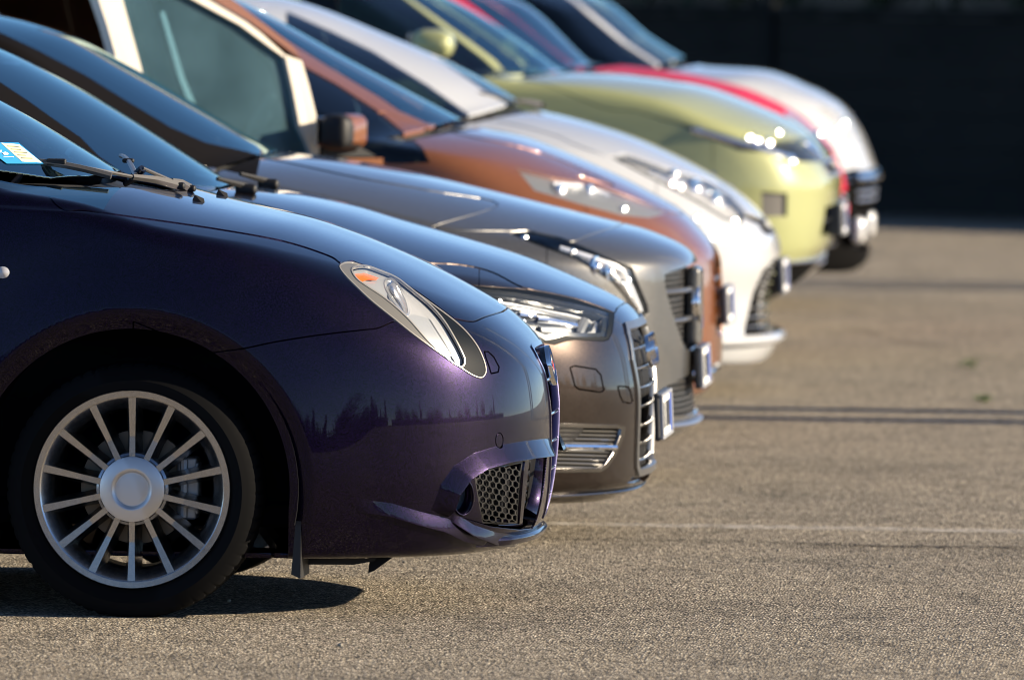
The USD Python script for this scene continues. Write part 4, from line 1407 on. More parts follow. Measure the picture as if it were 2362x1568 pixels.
# ---- second: brown grey saloon
X2 = (1.03, 3.55, 0)
c2 = Car("parked_car", dict(
    width=1.88, length=4.9, cap=-0.65, spine=0.48, xs=-1.15, n=2.6, m=3.0, bow=0.12, k=0.05, cowl=-1.18, belt=0.93, belt_q=0.84, tumble=0.42, wbow=0.10, rcrown=0.03,
    nose=[(0.05, -0.12), (0.12, -0.07), (0.16, -0.012), (0.25, -0.008), (0.40, 0.0), (0.5, -0.012), (0.58, -0.035), (0.63, -0.06), (0.72, -0.16), (0.9, -0.5)],
    tail=[(0.15, -4.8), (0.4, -4.9), (0.8, -4.85), (1.1, -4.6)],
    side=[(0.05, 0.84), (0.15, 0.88), (0.3, 0.925), (0.5, 0.94), (0.65, 0.935), (0.8, 0.915), (0.9, 0.88), (1.0, 0.83)],
    hood=[(-4.8, 0.9), (-2.5, 1.0), (-1.2, 0.955), (-1.11, 0.945), (-0.89, 0.903), (-0.767, 0.868), (-0.643, 0.834), (-0.397, 0.764), (-0.274, 0.717), (-0.15, 0.664), (-0.083, 0.635), (-0.04, 0.605), (0.0, 0.56)],
    crown=[(-5, 0.07), (-1.0, 0.085), (-0.3, 0.075), (0, 0.06)],
    roof=[(-4.9, 0.8), (-4.6, 0.98), (-4.2, 1.1), (-3.6, 1.32), (-3.0, 1.43), (-2.5, 1.455), (-2.15, 1.42), (-1.88, 1.33), (-1.2, 0.947), (-0.9, 0.75)],
    sill=[(-5, 0.25), (-4, 0.16), (-0.8, 0.13), (0, 0.10)],
    flares=[(-0.95, 0.33, 0.40, 0.05, 0.02)]),
    "brown grey saloon standing second, just behind the purple hatchback", X2, res=0.85)
lens2 = Polygon([(-0.500, 0.703), (-0.443, 0.715), (-0.386, 0.709), (-0.318, 0.703), (-0.227, 0.689), (-0.159, 0.676), (-0.102, 0.662), (-0.069, 0.652), (-0.069, 0.619), (-0.075, 0.589), (-0.158, 0.587), (-0.185, 0.590), (-0.237, 0.577), (-0.294, 0.606), (-0.386, 0.662), (-0.454, 0.692)]).buffer(0.006).buffer(-0.006)
bez2 = Polygon([(-0.513, 0.707), (-0.443, 0.722), (-0.386, 0.719), (-0.318, 0.716), (-0.228, 0.704), (-0.159, 0.690), (-0.102, 0.673), (-0.068, 0.659), (-0.052, 0.654), (-0.054, 0.631), (-0.058, 0.601), (-0.067, 0.582), (-0.081, 0.577), (-0.158, 0.580), (-0.180, 0.576), (-0.214, 0.565), (-0.248, 0.571), (-0.317, 0.606), (-0.386, 0.652), (-0.454, 0.685)]).buffer(0.006).buffer(-0.006)
lp2 = lamp_parts(c2, lens2, bez2, depth=0.05, refl="lamp_dark",
    sparkle=[(*p, 0.030) for p in [(-0.279, 0.643), (-0.363, 0.680)]],
    bars=[([(-0.409, 0.698), (-0.318, 0.693), (-0.227, 0.680), (-0.159, 0.665), (-0.084, 0.648), (-0.084, 0.621), (-0.090, 0.597), (-0.158, 0.596), (-0.190, 0.598), (-0.244, 0.585)], 0.0075, "lamp_white"),
          ([(-0.249, 0.648), (-0.209, 0.645), (-0.140, 0.632)], 0.011, "lamp_chrome"), ([(-0.299, 0.658), (-0.256, 0.657)], 0.012, "lamp_chrome"),
          ([(-0.118, 0.648), (-0.129, 0.600)], 0.014, "lamp_haze"), ([(-0.240, 0.607), (-0.158, 0.609)], 0.014, "lamp_haze")])
gq = span([(-0.01, 0.60), (0.30, 0.60), (0.335, 0.575), (0.355, 0.50), (0.325, 0.33), (0.30, 0.20), (0.27, 0.175), (-0.01, 0.175)])
front_grille(c2, gq, depth=0.06, bars=[0.53, 0.475, 0.42, 0.365, 0.31, 0.26, 0.215], bar_mat="slat_dark", bar_r=0.005, frame=0.018, frame_mat="bar_grey", verticals=[0, 0.05, 0.10, 0.15, 0.20, 0.25, 0.30], vert_mat="grille_black")
wc = [(0.068 * k, 0.515) for k in (-1.5, -0.5, 0.5, 1.5)]
em = numbered(c2.path, "emblem")
UsdGeom.Xform.Define(stage, em)
for qq, zz in wc:
    P = cast_front(c2.body, [abs(qq)], [zz])[0]
    ax = np.array([0.98, 0, 0.18])
    putm("ring", ring_at(np.array([P[0] + 0.004, qq, zz]), ax / np.linalg.norm(ax), 0.039, 0.046, 0.008), "chrome", em)
side_opening(c2, Polygon([(-0.286, 0.353), (-0.215, 0.354), (-0.040, 0.352), (-0.020, 0.347), (-0.024, 0.320), (-0.043, 0.272), (-0.067, 0.236), (-0.086, 0.223), (-0.213, 0.220), (-0.285, 0.220)]).buffer(0.008).buffer(-0.008), 0.06, 11, frame=0.010)
st = [(-0.270, 0.289), (-0.198, 0.290), (-0.045, 0.290)]
P = cast_view(c2, np.array(st)); both(c2, "chrome_strip", tube(resample(P, 0.03, False), 0.009, 8), "chrome")
fg = span([(-0.215, 0.354), (-0.130, 0.349), (-0.131, 0.334), (-0.157, 0.306), (-0.214, 0.306)]).buffer(0.008).buffer(-0.004)
P = cast_view(c2, np.array(fg.exterior.coords)[:-1:2])
N = c2.body.normal(P)
both(c2, "fog_lamp", hull(np.vstack([P - N * 0.008, P - N * 0.05])), "black_gloss")
for nm, pts in (("washer_cover", [(-0.168, 0.503), (-0.157, 0.507), (-0.102, 0.499), (-0.089, 0.485), (-0.080, 0.444), (-0.089, 0.441), (-0.145, 0.448), (-0.155, 0.456)]), ("tow_cover", [(-0.038, 0.454), (-0.014, 0.453), (-0.008, 0.441), (-0.002, 0.416), (-0.007, 0.412), (-0.025, 0.416), (-0.032, 0.431)])):
    t = c2.take(c2.side, Polygon(pts).buffer(0.004).buffer(-0.002), 0.0022, lambda x, q, z: x > -0.6, -1)
    c2.add(nm, t, "paint_brown", flange=0.006)
side_opening(c2, Polygon([(-0.012, 0.194), (0.013, 0.222), (0.037, 0.238), (0.058, 0.247), (0.061, 0.206), (0.021, 0.196)]), 0.05, 2, name="lower_duct")
pill2 = [(-1.806, 1.296), (-1.733, 1.252), (-1.659, 1.205), (-1.586, 1.155), (-1.512, 1.106)] + [(-1.461, 1.056), (-1.410, 1.022), (-1.344, 0.987)]
plain("pillar_dark", (0.0035, 0.0026, 0.0023), rough=0.8, spec=0.06)  # body colour darkened here in place of the dark reflections on the pillars
glazing(c2, pill2, -2.05, cowl=(-0.01, 0.03), sweep=0.11, sink=0.012, pillar_mat="pillar_dark", win= [[(-1.75, 1.03), (-2.15, 1.30), (-2.75, 1.34), (-2.78, 1.02)], [(-2.86, 1.02), (-2.83, 1.34), (-3.5, 1.26), (-3.8, 1.08)]])
hood2 = [(-1.344, 0.964), (-1.151, 0.952), (-0.920, 0.905)] + [(-0.660, 0.793), (-0.478, 0.778), (-0.387, 0.759), (-0.303, 0.719), (-0.228, 0.705), (-0.159, 0.691), (-0.102, 0.673), (-0.068, 0.660), (-0.051, 0.655), (-0.041, 0.672), (-0.005, 0.690), (0.013, 0.700)]
finish_body(c2, "paint_brown", hood2, shut_x=-0.42, wheels=(-0.95, -3.85), R=0.335)
plate(c2, 0.026, 0.335, w=0.36, h=0.11, frame=0.012, gap=0.016)
C = contour(c2.body, 0.135, 0, 60, 50)
putm("chin_strip", [tube(C + (0.006, 0.004, 0), 0.007, 8, flat=0.7), flip_q(tube(C + (0.006, 0.004, 0), 0.007, 8, flat=0.7), -1)], "dark_chrome", c2.path)
interior(c2, -1.3, 0.93, 0.72)
for yy in (-0.30, 0.25):
    putm("wiper_knuckle", [rbox((0.06, 0.05, 0.03), (-1.13, yy, 0.955), 0.012), tube([(-1.13, yy, 0.962), (-1.20, yy - 0.10, 0.985)], [0.010, 0.006], 6)], "black_plastic", c2.path)

# ---- third: silver grey compact
X3 = (0.965, 6.3, 0)
c3 = Car("parked_car", dict(
    width=1.80, length=4.35, cap=-0.65, spine=0.48, xs=-1.0, n=2.6, m=3.0, bow=0.13, k=0.045, cowl=-1.30, belt=0.97, belt_q=0.80, tumble=0.40, wbow=0.10, rcrown=0.03,
    nose=[(0.05, -0.12), (0.15, -0.03), (0.19, 0.0), (0.3, -0.006), (0.45, -0.004), (0.533, -0.004), (0.62, -0.004), (0.67, -0.010), (0.70, -0.03), (0.75, -0.12), (0.9, -0.5)],
    tail=[(0.15, -4.2), (0.4, -4.35), (0.8, -4.3), (1.1, -4.15)],
    side=[(0.05, 0.80), (0.15, 0.84), (0.3, 0.885), (0.5, 0.90), (0.65, 0.895), (0.8, 0.875), (0.9, 0.85), (1.0, 0.81)],
    hood=[(-4.3, 0.9), (-2.5, 1.03), (-1.33, 0.985), (-1.25, 0.98), (-0.976, 0.94), (-0.70, 0.883), (-0.43, 0.82), (-0.158, 0.757), (-0.04, 0.725), (0.0, 0.70)],
    crown=[(-5, 0.07), (-1.0, 0.085), (-0.3, 0.11), (0, 0.12)],
    roof=[(-4.3, 0.85), (-4.1, 1.15), (-3.7, 1.38), (-3.0, 1.45), (-2.5, 1.44), (-2.21, 1.404), (-2.01, 1.353), (-1.80, 1.247), (-1.33, 0.982), (-1.0, 0.80)],
    sill=[(-5, 0.25), (-4, 0.18), (-0.8, 0.15), (0, 0.12)],
    flares=[(-0.92, 0.32, 0.39, 0.05, 0.02)]),
    "silver grey compact car with a two bar grille, third in the row", X3, res=1.0)
lens3 = Polygon([(-0.484, 0.769), (-0.454, 0.771), (-0.426, 0.769), (-0.365, 0.755), (-0.315, 0.740), (-0.254, 0.717), (-0.188, 0.688), (-0.145, 0.670), (-0.140, 0.656), (-0.126, 0.621), (-0.100, 0.564), (-0.098, 0.544), (-0.104, 0.536), (-0.125, 0.543), (-0.156, 0.590), (-0.192, 0.630), (-0.314, 0.706), (-0.416, 0.742)]).buffer(0.005).buffer(-0.005)
bez3 = Polygon([(-0.510, 0.774), (-0.485, 0.780), (-0.457, 0.782), (-0.426, 0.776), (-0.366, 0.763), (-0.315, 0.747), (-0.254, 0.723), (-0.188, 0.694), (-0.140, 0.678), (-0.133, 0.656), (-0.120, 0.625), (-0.094, 0.564), (-0.091, 0.541), (-0.103, 0.530), (-0.130, 0.538), (-0.164, 0.590), (-0.200, 0.630), (-0.314, 0.701), (-0.441, 0.745)]).buffer(0.005).buffer(-0.005)
lamp_parts(c3, lens3, bez3, depth=0.016, refl="lamp_silver",
    sparkle=[(*p, r) for p, r in zip([(-0.462, 0.761), (-0.241, 0.680), (-0.200, 0.663), (-0.152, 0.641), (-0.173, 0.671), (-0.315, 0.721)], (0.02, 0.035, 0.035, 0.02, 0.018, 0.02))],
    bars=[([(-0.360, 0.736), (-0.254, 0.705), (-0.173, 0.676), (-0.136, 0.601), (-0.113, 0.546)], 0.012, "lamp_white"), ([(-0.172, 0.625), (-0.120, 0.553)], 0.01, "lamp_chrome"), ([(-0.192, 0.643), (-0.141, 0.571)], 0.008, "lamp_chrome")])
g3 = smooth_poly([(-0.3, 0.66), (0, 0.665), (0.20, 0.662), (0.42, 0.648), (0.455, 0.625), (0.42, 0.55), (0.34, 0.46), (0.24, 0.405), (0.0, 0.395), (-0.3, 0.395)], 4).intersection(sbox(-0.01, 0, 1, 1))
front_grille(c3, g3, depth=0.06, bars=[(0.585, "bar_grey"), (0.495, "bar_grey")], bar_r=0.0125, flat=0.7, lattice=0.020, back="dark_void", lat_depth=0.035, bar_in=0.3)
P3 = cast_front(c3.body, [0.0], [0.54])[0]
putm("grille_centre", rbox((0.05, 0.16, 0.25), (-0.012, 0, 0.53), 0.022), "paint_silver", c3.path)
em = numbered(c3.path, "emblem"); UsdGeom.Xform.Define(stage, em)
xax = np.array([1.0, 0, 0.05]); xax /= np.linalg.norm(xax)
putm("ring", ring_at(P3 + (0.012, 0, 0), xax, 0.078, 0.09, 0.02), "chrome", em)
for k in range(3):
    a = math.pi / 2 + k * 2 * math.pi / 3
    c = P3 + (0.010, 0, 0)
    putm("spoke", hull([c + (0.006, 0, 0)] + [c + (0, 0.012 * math.cos(a + s), 0.012 * math.sin(a + s)) for s in (-1.3, 1.3)] + [c + (0, 0.082 * math.cos(a), 0.082 * math.sin(a))] + [c + (-0.008, 0, 0)]), "chrome", em)
low3 = smooth_poly([(-0.3, 0.33), (0.0, 0.33), (0.20, 0.325), (0.42, 0.30), (0.50, 0.26), (0.46, 0.215), (0.2, 0.20), (-0.3, 0.20)], 4).intersection(sbox(-0.01, 0, 1, 1))
front_grille(c3, low3, depth=0.05, lattice=0.020, lat_depth=0.012)
C = contour(c3.body, 0.175, 0, 62, 50)
putm("chin_strip", [tube(C + (0.012, 0.004, 0), 0.012, 8, flat=0.7), flip_q(tube(C + (0.012, 0.004, 0), 0.012, 8, flat=0.7), -1)], "satin_silver", c3.path)
pill3 = [(-2.154, 1.404), (-2.068, 1.356), (-1.960, 1.308), (-1.808, 1.232), (-1.679, 1.155), (-1.549, 1.080), (-1.441, 1.035), (-1.355, 1.017), (-1.269, 0.999)]
glazing(c3, pill3, -2.22, cowl=(-0.01, 0.03), sweep=0.11, sink=0.012, pillar_mat="pillar_dark", pillar_w=0.07, win= [[(-1.95, 1.05), (-2.3, 1.32), (-2.9, 1.36), (-2.9, 1.04)], [(-2.98, 1.04), (-2.98, 1.36), (-3.5, 1.30), (-3.7, 1.10)]])
hood3 = [(-1.363, 1.006), (-1.191, 0.977), (-0.976, 0.935), (-0.762, 0.900), (-0.549, 0.861)] + [(-0.745, 0.788), (-0.530, 0.781), (-0.485, 0.782), (-0.457, 0.783), (-0.426, 0.777), (-0.366, 0.765), (-0.319, 0.753), (-0.267, 0.775), (-0.139, 0.817)] + [(-0.114, 0.815), (-0.010, 0.832)]
finish_body(c3, "paint_silver", hood3, shut_x=-0.40, wheels=(-0.92, -3.6), R=0.32)
plate(c3, 0.024, 0.345, w=0.36, h=0.11, frame=0.010, gap=0.018)
interior(c3, -1.42, 0.96, 0.70)

# ---- fourth: orange people carrier with its front door ajar
X4 = (0.875, 9.0, 0)
c4 = Car("parked_car", dict(
    width=1.80, length=4.45, cap=-0.62, spine=0.52, xs=-0.95, n=2.6, m=3.0, bow=0.14, k=0.05, cowl=-0.86, belt=1.0, belt_q=0.83, tumble=0.26, wbow=0.16, rcrown=0.035, pinch=0.10,
    nose=[(0.05, -0.12), (0.15, -0.04), (0.227, -0.005), (0.4, -0.004), (0.605, -0.018), (0.68, -0.07), (0.737, -0.124), (0.9, -0.45)],
    tail=[(0.15, -4.3), (0.4, -4.45), (0.9, -4.4), (1.3, -4.25)],
    side=[(0.05, 0.80), (0.15, 0.84), (0.3, 0.885), (0.5, 0.90), (0.65, 0.895), (0.8, 0.88), (0.95, 0.86), (1.1, 0.80)],
    hood=[(-4.3, 0.95), (-2.5, 1.04), (-1.3, 1.06), (-0.856, 1.015), (-0.707, 0.988), (-0.408, 0.873), (-0.259, 0.802), (-0.124, 0.73), (-0.05, 0.66), (0.0, 0.60)],
    crown=[(-5, 0.06), (-1.0, 0.07), (-0.3, 0.08), (0, 0.08)],
    roof=[(-4.4, 0.95), (-4.2, 1.4), (-3.8, 1.6), (-3.0, 1.66), (-2.4, 1.64), (-2.05, 1.57), (-1.668, 1.435), (-1.307, 1.248), (-0.856, 1.017), (-0.5, 0.83)],
    sill=[(-5, 0.25), (-4, 0.2), (-0.8, 0.17), (0, 0.12)],
    flares=[(-0.90, 0.32, 0.39, 0.05, 0.02)]),
    "orange people carrier with its front door ajar, fourth in the row", X4, res=1.1)
lens4 = Polygon([(-0.634, 0.901), (-0.583, 0.889), (-0.516, 0.874), (-0.383, 0.857), (-0.239, 0.806), (-0.153, 0.777), (-0.125, 0.765), (-0.191, 0.746), (-0.286, 0.754), (-0.429, 0.790), (-0.573, 0.830)]).buffer(0.006).buffer(-0.006)
lamp_parts(c4, lens4, None, depth=0.014, refl="lamp_haze", trim=False,
    sparkle=[(*p, r) for p, r in zip([(-0.478, 0.832), (-0.382, 0.833), (-0.272, 0.773)], (0.03, 0.03, 0.02))],
    bars=[([(-0.511, 0.857), (-0.430, 0.854), (-0.354, 0.833), (-0.325, 0.820)], 0.010, "lamp_white")])
g4 = span([(-0.01, 0.60), (0.14, 0.595), (0.20, 0.55), (0.21, 0.44), (0.17, 0.33), (-0.01, 0.32)])
front_grille(c4, g4, depth=0.05, bars=[0.52, 0.475, 0.43, 0.385, 0.34], bar_mat="slat_dark", bar_r=0.010)
l4 = span([(-0.01, 0.235), (0.4, 0.235), (0.46, 0.20), (0.4, 0.165), (-0.01, 0.165)])
front_grille(c4, l4, depth=0.05, bars=[(0.205, "chrome")], bar_r=0.012)
pill4 = [(-1.641, 1.475), (-1.523, 1.397), (-1.404, 1.317), (-1.262, 1.230), (-1.092, 1.132), (-1.026, 1.088), (-0.931, 1.048), (-0.776, 1.022)]
Oq = [(-2.202, 0.877), (-2.643, 0.964), (-2.650, 1.574), (-1.847, 1.584), (-1.562, 1.434), (-1.367, 1.263), (-1.308, 1.031), (-1.306, 0.843)]
glazing(c4, pill4, -2.0, [[(-1.349, 1.231), (-1.238, 1.172), (-1.091, 1.080), (-0.949, 0.966), (-0.925, 0.919), (-1.023, 0.913), (-1.211, 0.920), (-1.298, 0.928)], [(-3.0, 1.05), (-3.0, 1.5), (-3.9, 1.45), (-4.1, 1.1)]])
hole = c4.take(c4.side, [(-2.45, 0.30), (-1.12, 0.30), (-1.10, 0.98), (-1.22, 1.10), (-1.50, 1.36), (-1.75, 1.46), (-2.45, 1.50)], 0.0, lambda x, q, z: (q > 0.35), -1)
hood4 = [(-1.072, 1.081), (-0.931, 1.034), (-0.776, 1.003), (-0.555, 0.955), (-0.310, 0.852)] + [(-0.431, 0.880), (-0.239, 0.807), (-0.124, 0.766), (-0.081, 0.762), (-0.039, 0.772)]
finish_body(c4, "paint_orange", hood4, shut_x=-0.40, door=False, wheels=(-0.90, -3.6), R=0.32)
on_far = near(*shell(c4.body, hole, 0.012))  # the far door stays shut
V, F, N = shell(c4.body, hole, 0.012)
put("door", V, F, "paint_orange", c4.path, N)
plate(c4, 0.022, 0.43, w=0.36, h=0.11, frame=0.008, gap=0.02)
interior(c4, -1.05, 1.02, 0.70, seat_mat="interior_grey", wheel_mat="interior_light", seat_z=0.52)
putm("cabin_trim", [rbox((2.9, 0.03, 0.72), (-2.75, 0.76, 0.66), 0.01), rbox((2.2, 1.2, 0.03), (-3.0, 0, 1.575), 0.01), rbox((0.03, 1.5, 0.6), (-1.02, 0, 0.62), 0.01), rbox((0.10, 0.05, 0.9), (-2.50, -0.80, 0.75), 0.02)], "interior_dark", c4.path)
putm("seat_belt", [tube([(-1.72, -0.62, 1.02), (-1.79, -0.60, 1.18), (-1.86, -0.58, 1.40)], [0.030, 0.024, 0.018], 6, flat=0.3)], "interior_light", c4.path)
putm("far_pillar_trim", [tube([(-1.95, 0.70, 0.95), (-2.02, 0.68, 1.2), (-2.12, 0.62, 1.5)], [0.05, 0.04, 0.03], 8)], "frame_cream", c4.path)
# the near front door, hinged at its front edge and standing open
HX, HY, TH = -1.098, -0.868, math.radians(38)
dr = numbered(c4.path, "door")
UsdGeom.Xform.Define(stage, dr)


def door_pts(sz, out):
    """(distance back from the hinge, height) to the car's frame; `out` is the distance outwards of the door's plane."""
    sz = np.asarray(sz, float)
    lean = 0.05 * np.clip(sz[:, 1] - 0.98, 0, 1)
    o = out - lean
    return np.stack([HX - sz[:, 0] * math.cos(TH) + o * math.sin(TH), HY - sz[:, 0] * math.sin(TH) - o * math.cos(TH), sz[:, 1]], 1)


def door_piece(name, poly, o0, o1, material, smooth=25):
    s = shapely.segmentize(poly, 0.06)
    t = tri_poly(s)
    key, inv = np.unique(np.round(t.reshape(-1, 2), 6), axis=0, return_inverse=True)
    F = inv.reshape(-1, 3)
    A, B = door_pts(key, o0), door_pts(key, o1)
    e = boundary(F)
    n = len(key)
    Fs = np.vstack([F, F[:, ::-1] + n, np.stack([e[:, 0], e[:, 0] + n, e[:, 1]], 1), np.stack([e[:, 1], e[:, 0] + n, e[:, 1] + n], 1)])
    putm(name, trimesh.Trimesh(np.vstack([A, B]), Fs, process=False), material, dr, smooth)


fr_out = [(1.20, 1.60), (0.92, 1.575), (0.74, 1.525), (0.577, 1.45), (0.435, 1.358), (0.347, 1.298), (0.311, 1.252)]
fr_bor = [(1.20, 1.575), (0.93, 1.548), (0.78, 1.512), (0.653, 1.449), (0.517, 1.381), (0.374, 1.270)]
fr_in = [(0.985, 1.535), (0.90, 1.52), (0.82, 1.495), (0.723, 1.448), (0.544, 1.366), (0.379, 1.262)]
front_o = [(0.311, 1.252), (0.285, 1.173), (0.247, 1.033), (0.247, 0.93)]
front_i = [(0.374, 1.266), (0.345, 1.149), (0.321, 1.033), (0.282, 0.96), (0.27, 0.93)]
door_piece("door_frame_edge", Polygon(fr_out + fr_bor[::-1][1:] + []).buffer(0.0), -0.02, 0.030, "paint_orange")
door_piece("window_frame", Polygon(fr_bor + [(0.311, 1.25)] + fr_in[::-1]).buffer(0), -0.015, 0.024, "frame_cream")
door_piece("front_frame", Polygon(front_o + front_i[::-1]).buffer(0), -0.015, 0.026, "frame_cream")
door_piece("rear_frame", Polygon([(1.12, 1.56), (1.085, 1.45), (1.051, 1.359), (1.025, 1.276), (0.99, 1.10), (0.965, 0.93), (0.865, 0.93), (0.89, 1.08), (0.928, 1.233), (0.967, 1.36), (0.993, 1.446), (1.01, 1.54)]), -0.03, 0.026, "frame_cream")
door_piece("door_glass", Polygon([(0.27, 0.92), (0.32, 1.03), (0.345, 1.149), (0.374, 1.262)] + fr_in[::-1] + [(1.0, 1.50), (0.97, 1.36), (0.93, 1.22), (0.89, 1.08), (0.865, 0.92)]).buffer(0.003), 0.0, 0.004, "door_glass")
door_piece("door_skin", Polygon([(0.0, 0.93), (0.0, 0.32), (0.9, 0.30), (0.98, 0.5), (0.98, 0.925)]), -0.06, 0.03, "paint_orange")
door_piece("sail_panel", Polygon([(0.235, 0.935), (0.235, 1.03), (0.10, 0.975), (0.02, 0.935)]), -0.02, 0.02, "black_plastic")
mc = door_pts([(0.19, 1.02)], 0.12)[0]
rot = (0, 0, -0.35)
putm("mirror_housing", rbox((0.075, 0.16, 0.115), mc + (0.004, 0.012, 0), 0.036, rot=rot), "paint_orange", dr)
putm("mirror_bowl", rbox((0.105, 0.165, 0.118), mc + (-0.022, -0.012, -0.002), 0.036, rot=rot), "black_plastic", dr)
putm("mirror_glass", rbox((0.006, 0.15, 0.095), mc + (-0.076, 0.004, 0), 0.002, rot=rot), "mirror_silver", dr)
putm("mirror_foot", hull(np.vstack([door_pts([(0.08, 0.95), (0.16, 0.95), (0.12, 1.0)], 0.0), mc[None] + [[0.02, 0, -0.05], [-0.02, 0.02, -0.05], [0.0, 0.05, -0.02]]])), "black_plastic", dr)
wr = 0.006
sa = np.linspace(-0.5, 1.2, 16)


# ---- fifth: white hatchback
X5 = (0.91, 11.8, 0)
c5 = Car("parked_car", dict(
    width=1.76, length=4.4, cap=-0.62, spine=0.5, xs=-0.95, n=2.6, m=3.0, bow=0.15, k=0.05, cowl=-0.93, belt=1.0, belt_q=0.80, tumble=0.36, wbow=0.16, rcrown=0.035, pinch=0.08,
    nose=[(0.05, -0.15), (0.13, -0.03), (0.198, -0.004), (0.24, -0.03), (0.35, -0.03), (0.481, 0.0), (0.57, 0.0), (0.61, -0.02), (0.70, -0.10), (0.753, -0.17), (0.9, -0.45)],
    tail=[(0.15, -4.3), (0.4, -4.4), (0.9, -4.35), (1.2, -4.2)],
    side=[(0.05, 0.78), (0.15, 0.83), (0.3, 0.865), (0.5, 0.88), (0.65, 0.875), (0.8, 0.86), (0.95, 0.835), (1.1, 0.78)],
    hood=[(-4.3, 0.95), (-2.5, 1.04), (-1.3, 1.07), (-0.93, 1.028), (-0.655, 0.965), (-0.33, 0.84), (-0.166, 0.745), (-0.05, 0.64), (0.0, 0.57)],
    crown=[(-5, 0.06), (-1.0, 0.08), (-0.3, 0.09), (0, 0.08)],
    roof=[(-4.3, 0.95), (-4.1, 1.25), (-3.7, 1.42), (-3.0, 1.51), (-2.4, 1.51), (-2.1, 1.475), (-1.815, 1.42), (-1.47, 1.295), (-1.144, 1.154), (-0.93, 1.03), (-0.6, 0.85)],
    sill=[(-5, 0.25), (-4, 0.2), (-0.8, 0.16), (0, 0.10)],
    flares=[(-0.90, 0.31, 0.38, 0.05, 0.02)]),
    "white hatchback between the orange people carrier and the lime green car", X5, res=1.25)
lens5 = Polygon([(-0.567, 0.877), (-0.510, 0.885), (-0.348, 0.831), (-0.217, 0.796), (-0.143, 0.748), (-0.083, 0.687), (-0.087, 0.645), (-0.152, 0.657), (-0.242, 0.710), (-0.320, 0.753), (-0.478, 0.831)]).buffer(0.008).buffer(-0.008)
lamp_parts(c5, lens5, None, depth=0.014, refl="lamp_silver",
    sparkle=[(*p, r) for p, r in zip([(-0.327, 0.818), (-0.339, 0.784), (-0.308, 0.774), (-0.248, 0.770), (-0.206, 0.752), (-0.174, 0.729), (-0.111, 0.655), (-0.249, 0.661)], (0.03, 0.02, 0.03, 0.045, 0.025, 0.04, 0.02, 0.02))],
    bars=[([(-0.426, 0.832), (-0.269, 0.782), (-0.138, 0.712)], 0.009, "lamp_chrome")])
g5 = span([(-0.01, 0.50), (0.22, 0.495), (0.36, 0.46), (0.40, 0.36), (0.46, 0.225), (0.40, 0.205), (-0.01, 0.205)])
front_grille(c5, g5, depth=0.05, bars=[0.46, 0.425, 0.39, 0.355, 0.32, 0.285, 0.25], bar_mat="slat_dark", bar_r=0.006)
front_grille(c5, span([(-0.01, 0.645), (0.28, 0.64), (0.31, 0.60), (0.26, 0.585), (-0.01, 0.585)]), depth=0.03, bars=[])
fogp = span([(-0.138, 0.395), (-0.122, 0.369), (-0.127, 0.327), (-0.140, 0.311), (-0.146, 0.353)]).buffer(0.012)
side_opening(c5, fogp, 0.04, 0, name="fog_recess")
pill5 = [(-1.908, 1.490), (-1.753, 1.436), (-1.661, 1.419), (-1.532, 1.388), (-1.392, 1.334), (-1.211, 1.234), (-1.030, 1.114), (-0.916, 1.049), (-0.844, 1.005)]
glazing(c5, pill5, -2.12, [[(-1.753, 1.387), (-1.598, 1.321), (-1.442, 1.249), (-1.235, 1.126), (-1.059, 1.006), (-1.105, 0.980), (-1.439, 0.975), (-1.748, 0.971)], [(-2.75, 1.05), (-2.75, 1.38), (-3.5, 1.33), (-3.8, 1.1)]])
side_opening(c5, Polygon([(-0.093, 0.686), (-0.056, 0.680), (-0.010, 0.662), (0.025, 0.642), (0.017, 0.635), (-0.039, 0.650), (-0.083, 0.671)]).buffer(0.003), 0.03, 0, name="bonnet_gap")
hood5 = [(-1.234, 1.029), (-0.977, 1.002), (-0.772, 0.954)] + [(-0.709, 0.926), (-0.572, 0.881), (-0.510, 0.890), (-0.348, 0.836), (-0.214, 0.801), (-0.136, 0.751), (-0.078, 0.689), (-0.059, 0.676), (0.014, 0.639), (0.050, 0.657)]
finish_body(c5, "paint_white", hood5, shut_x=-0.40, wheels=(-0.90, -3.55), R=0.31)
plate(c5, 0.02, 0.43, w=0.36, h=0.11, frame=0.008, gap=0.02)
C = contour(c5.body, 0.205, 0, 60, 50)
putm("lower_lip", [tube(C + (0.010, 0.004, 0), 0.026, 10, flat=0.8), flip_q(tube(C + (0.010, 0.004, 0), 0.026, 10, flat=0.8), -1)], "paint_white", c5.path)
interior(c5, -1.1, 1.02, 0.68)
wiper(c5, (-0.90, 0.05, 1.045), (-1.10, -0.35, 1.09), (-1.18, -0.45, 1.09), (-1.0, -0.2, 1.07))


def door_mirror(car, x, q, z, pm, size=(0.12, 0.19, 0.15)):
    for s in (-1, 1):
        p = numbered(car.path, "door_mirror")
        UsdGeom.Xform.Define(stage, p)
        putm("housing", rbox(size, (x, s * q, z), 0.055), pm, p)
        putm("mirror_glass", rbox((0.01, size[1] * 0.8, size[2] * 0.72), (x - size[0] / 2, s * q, z), 0.003), "mirror_silver", p)
        putm("foot", hull([(x + 0.02, s * (q - 0.16), z - 0.09), (x - 0.05, s * (q - 0.16), z - 0.09), (x + 0.02, s * (q - 0.05), z - 0.03), (x - 0.03, s * (q - 0.05), z - 0.03), (x, s * (q - 0.1), z - 0.10)]), "black_plastic", p)


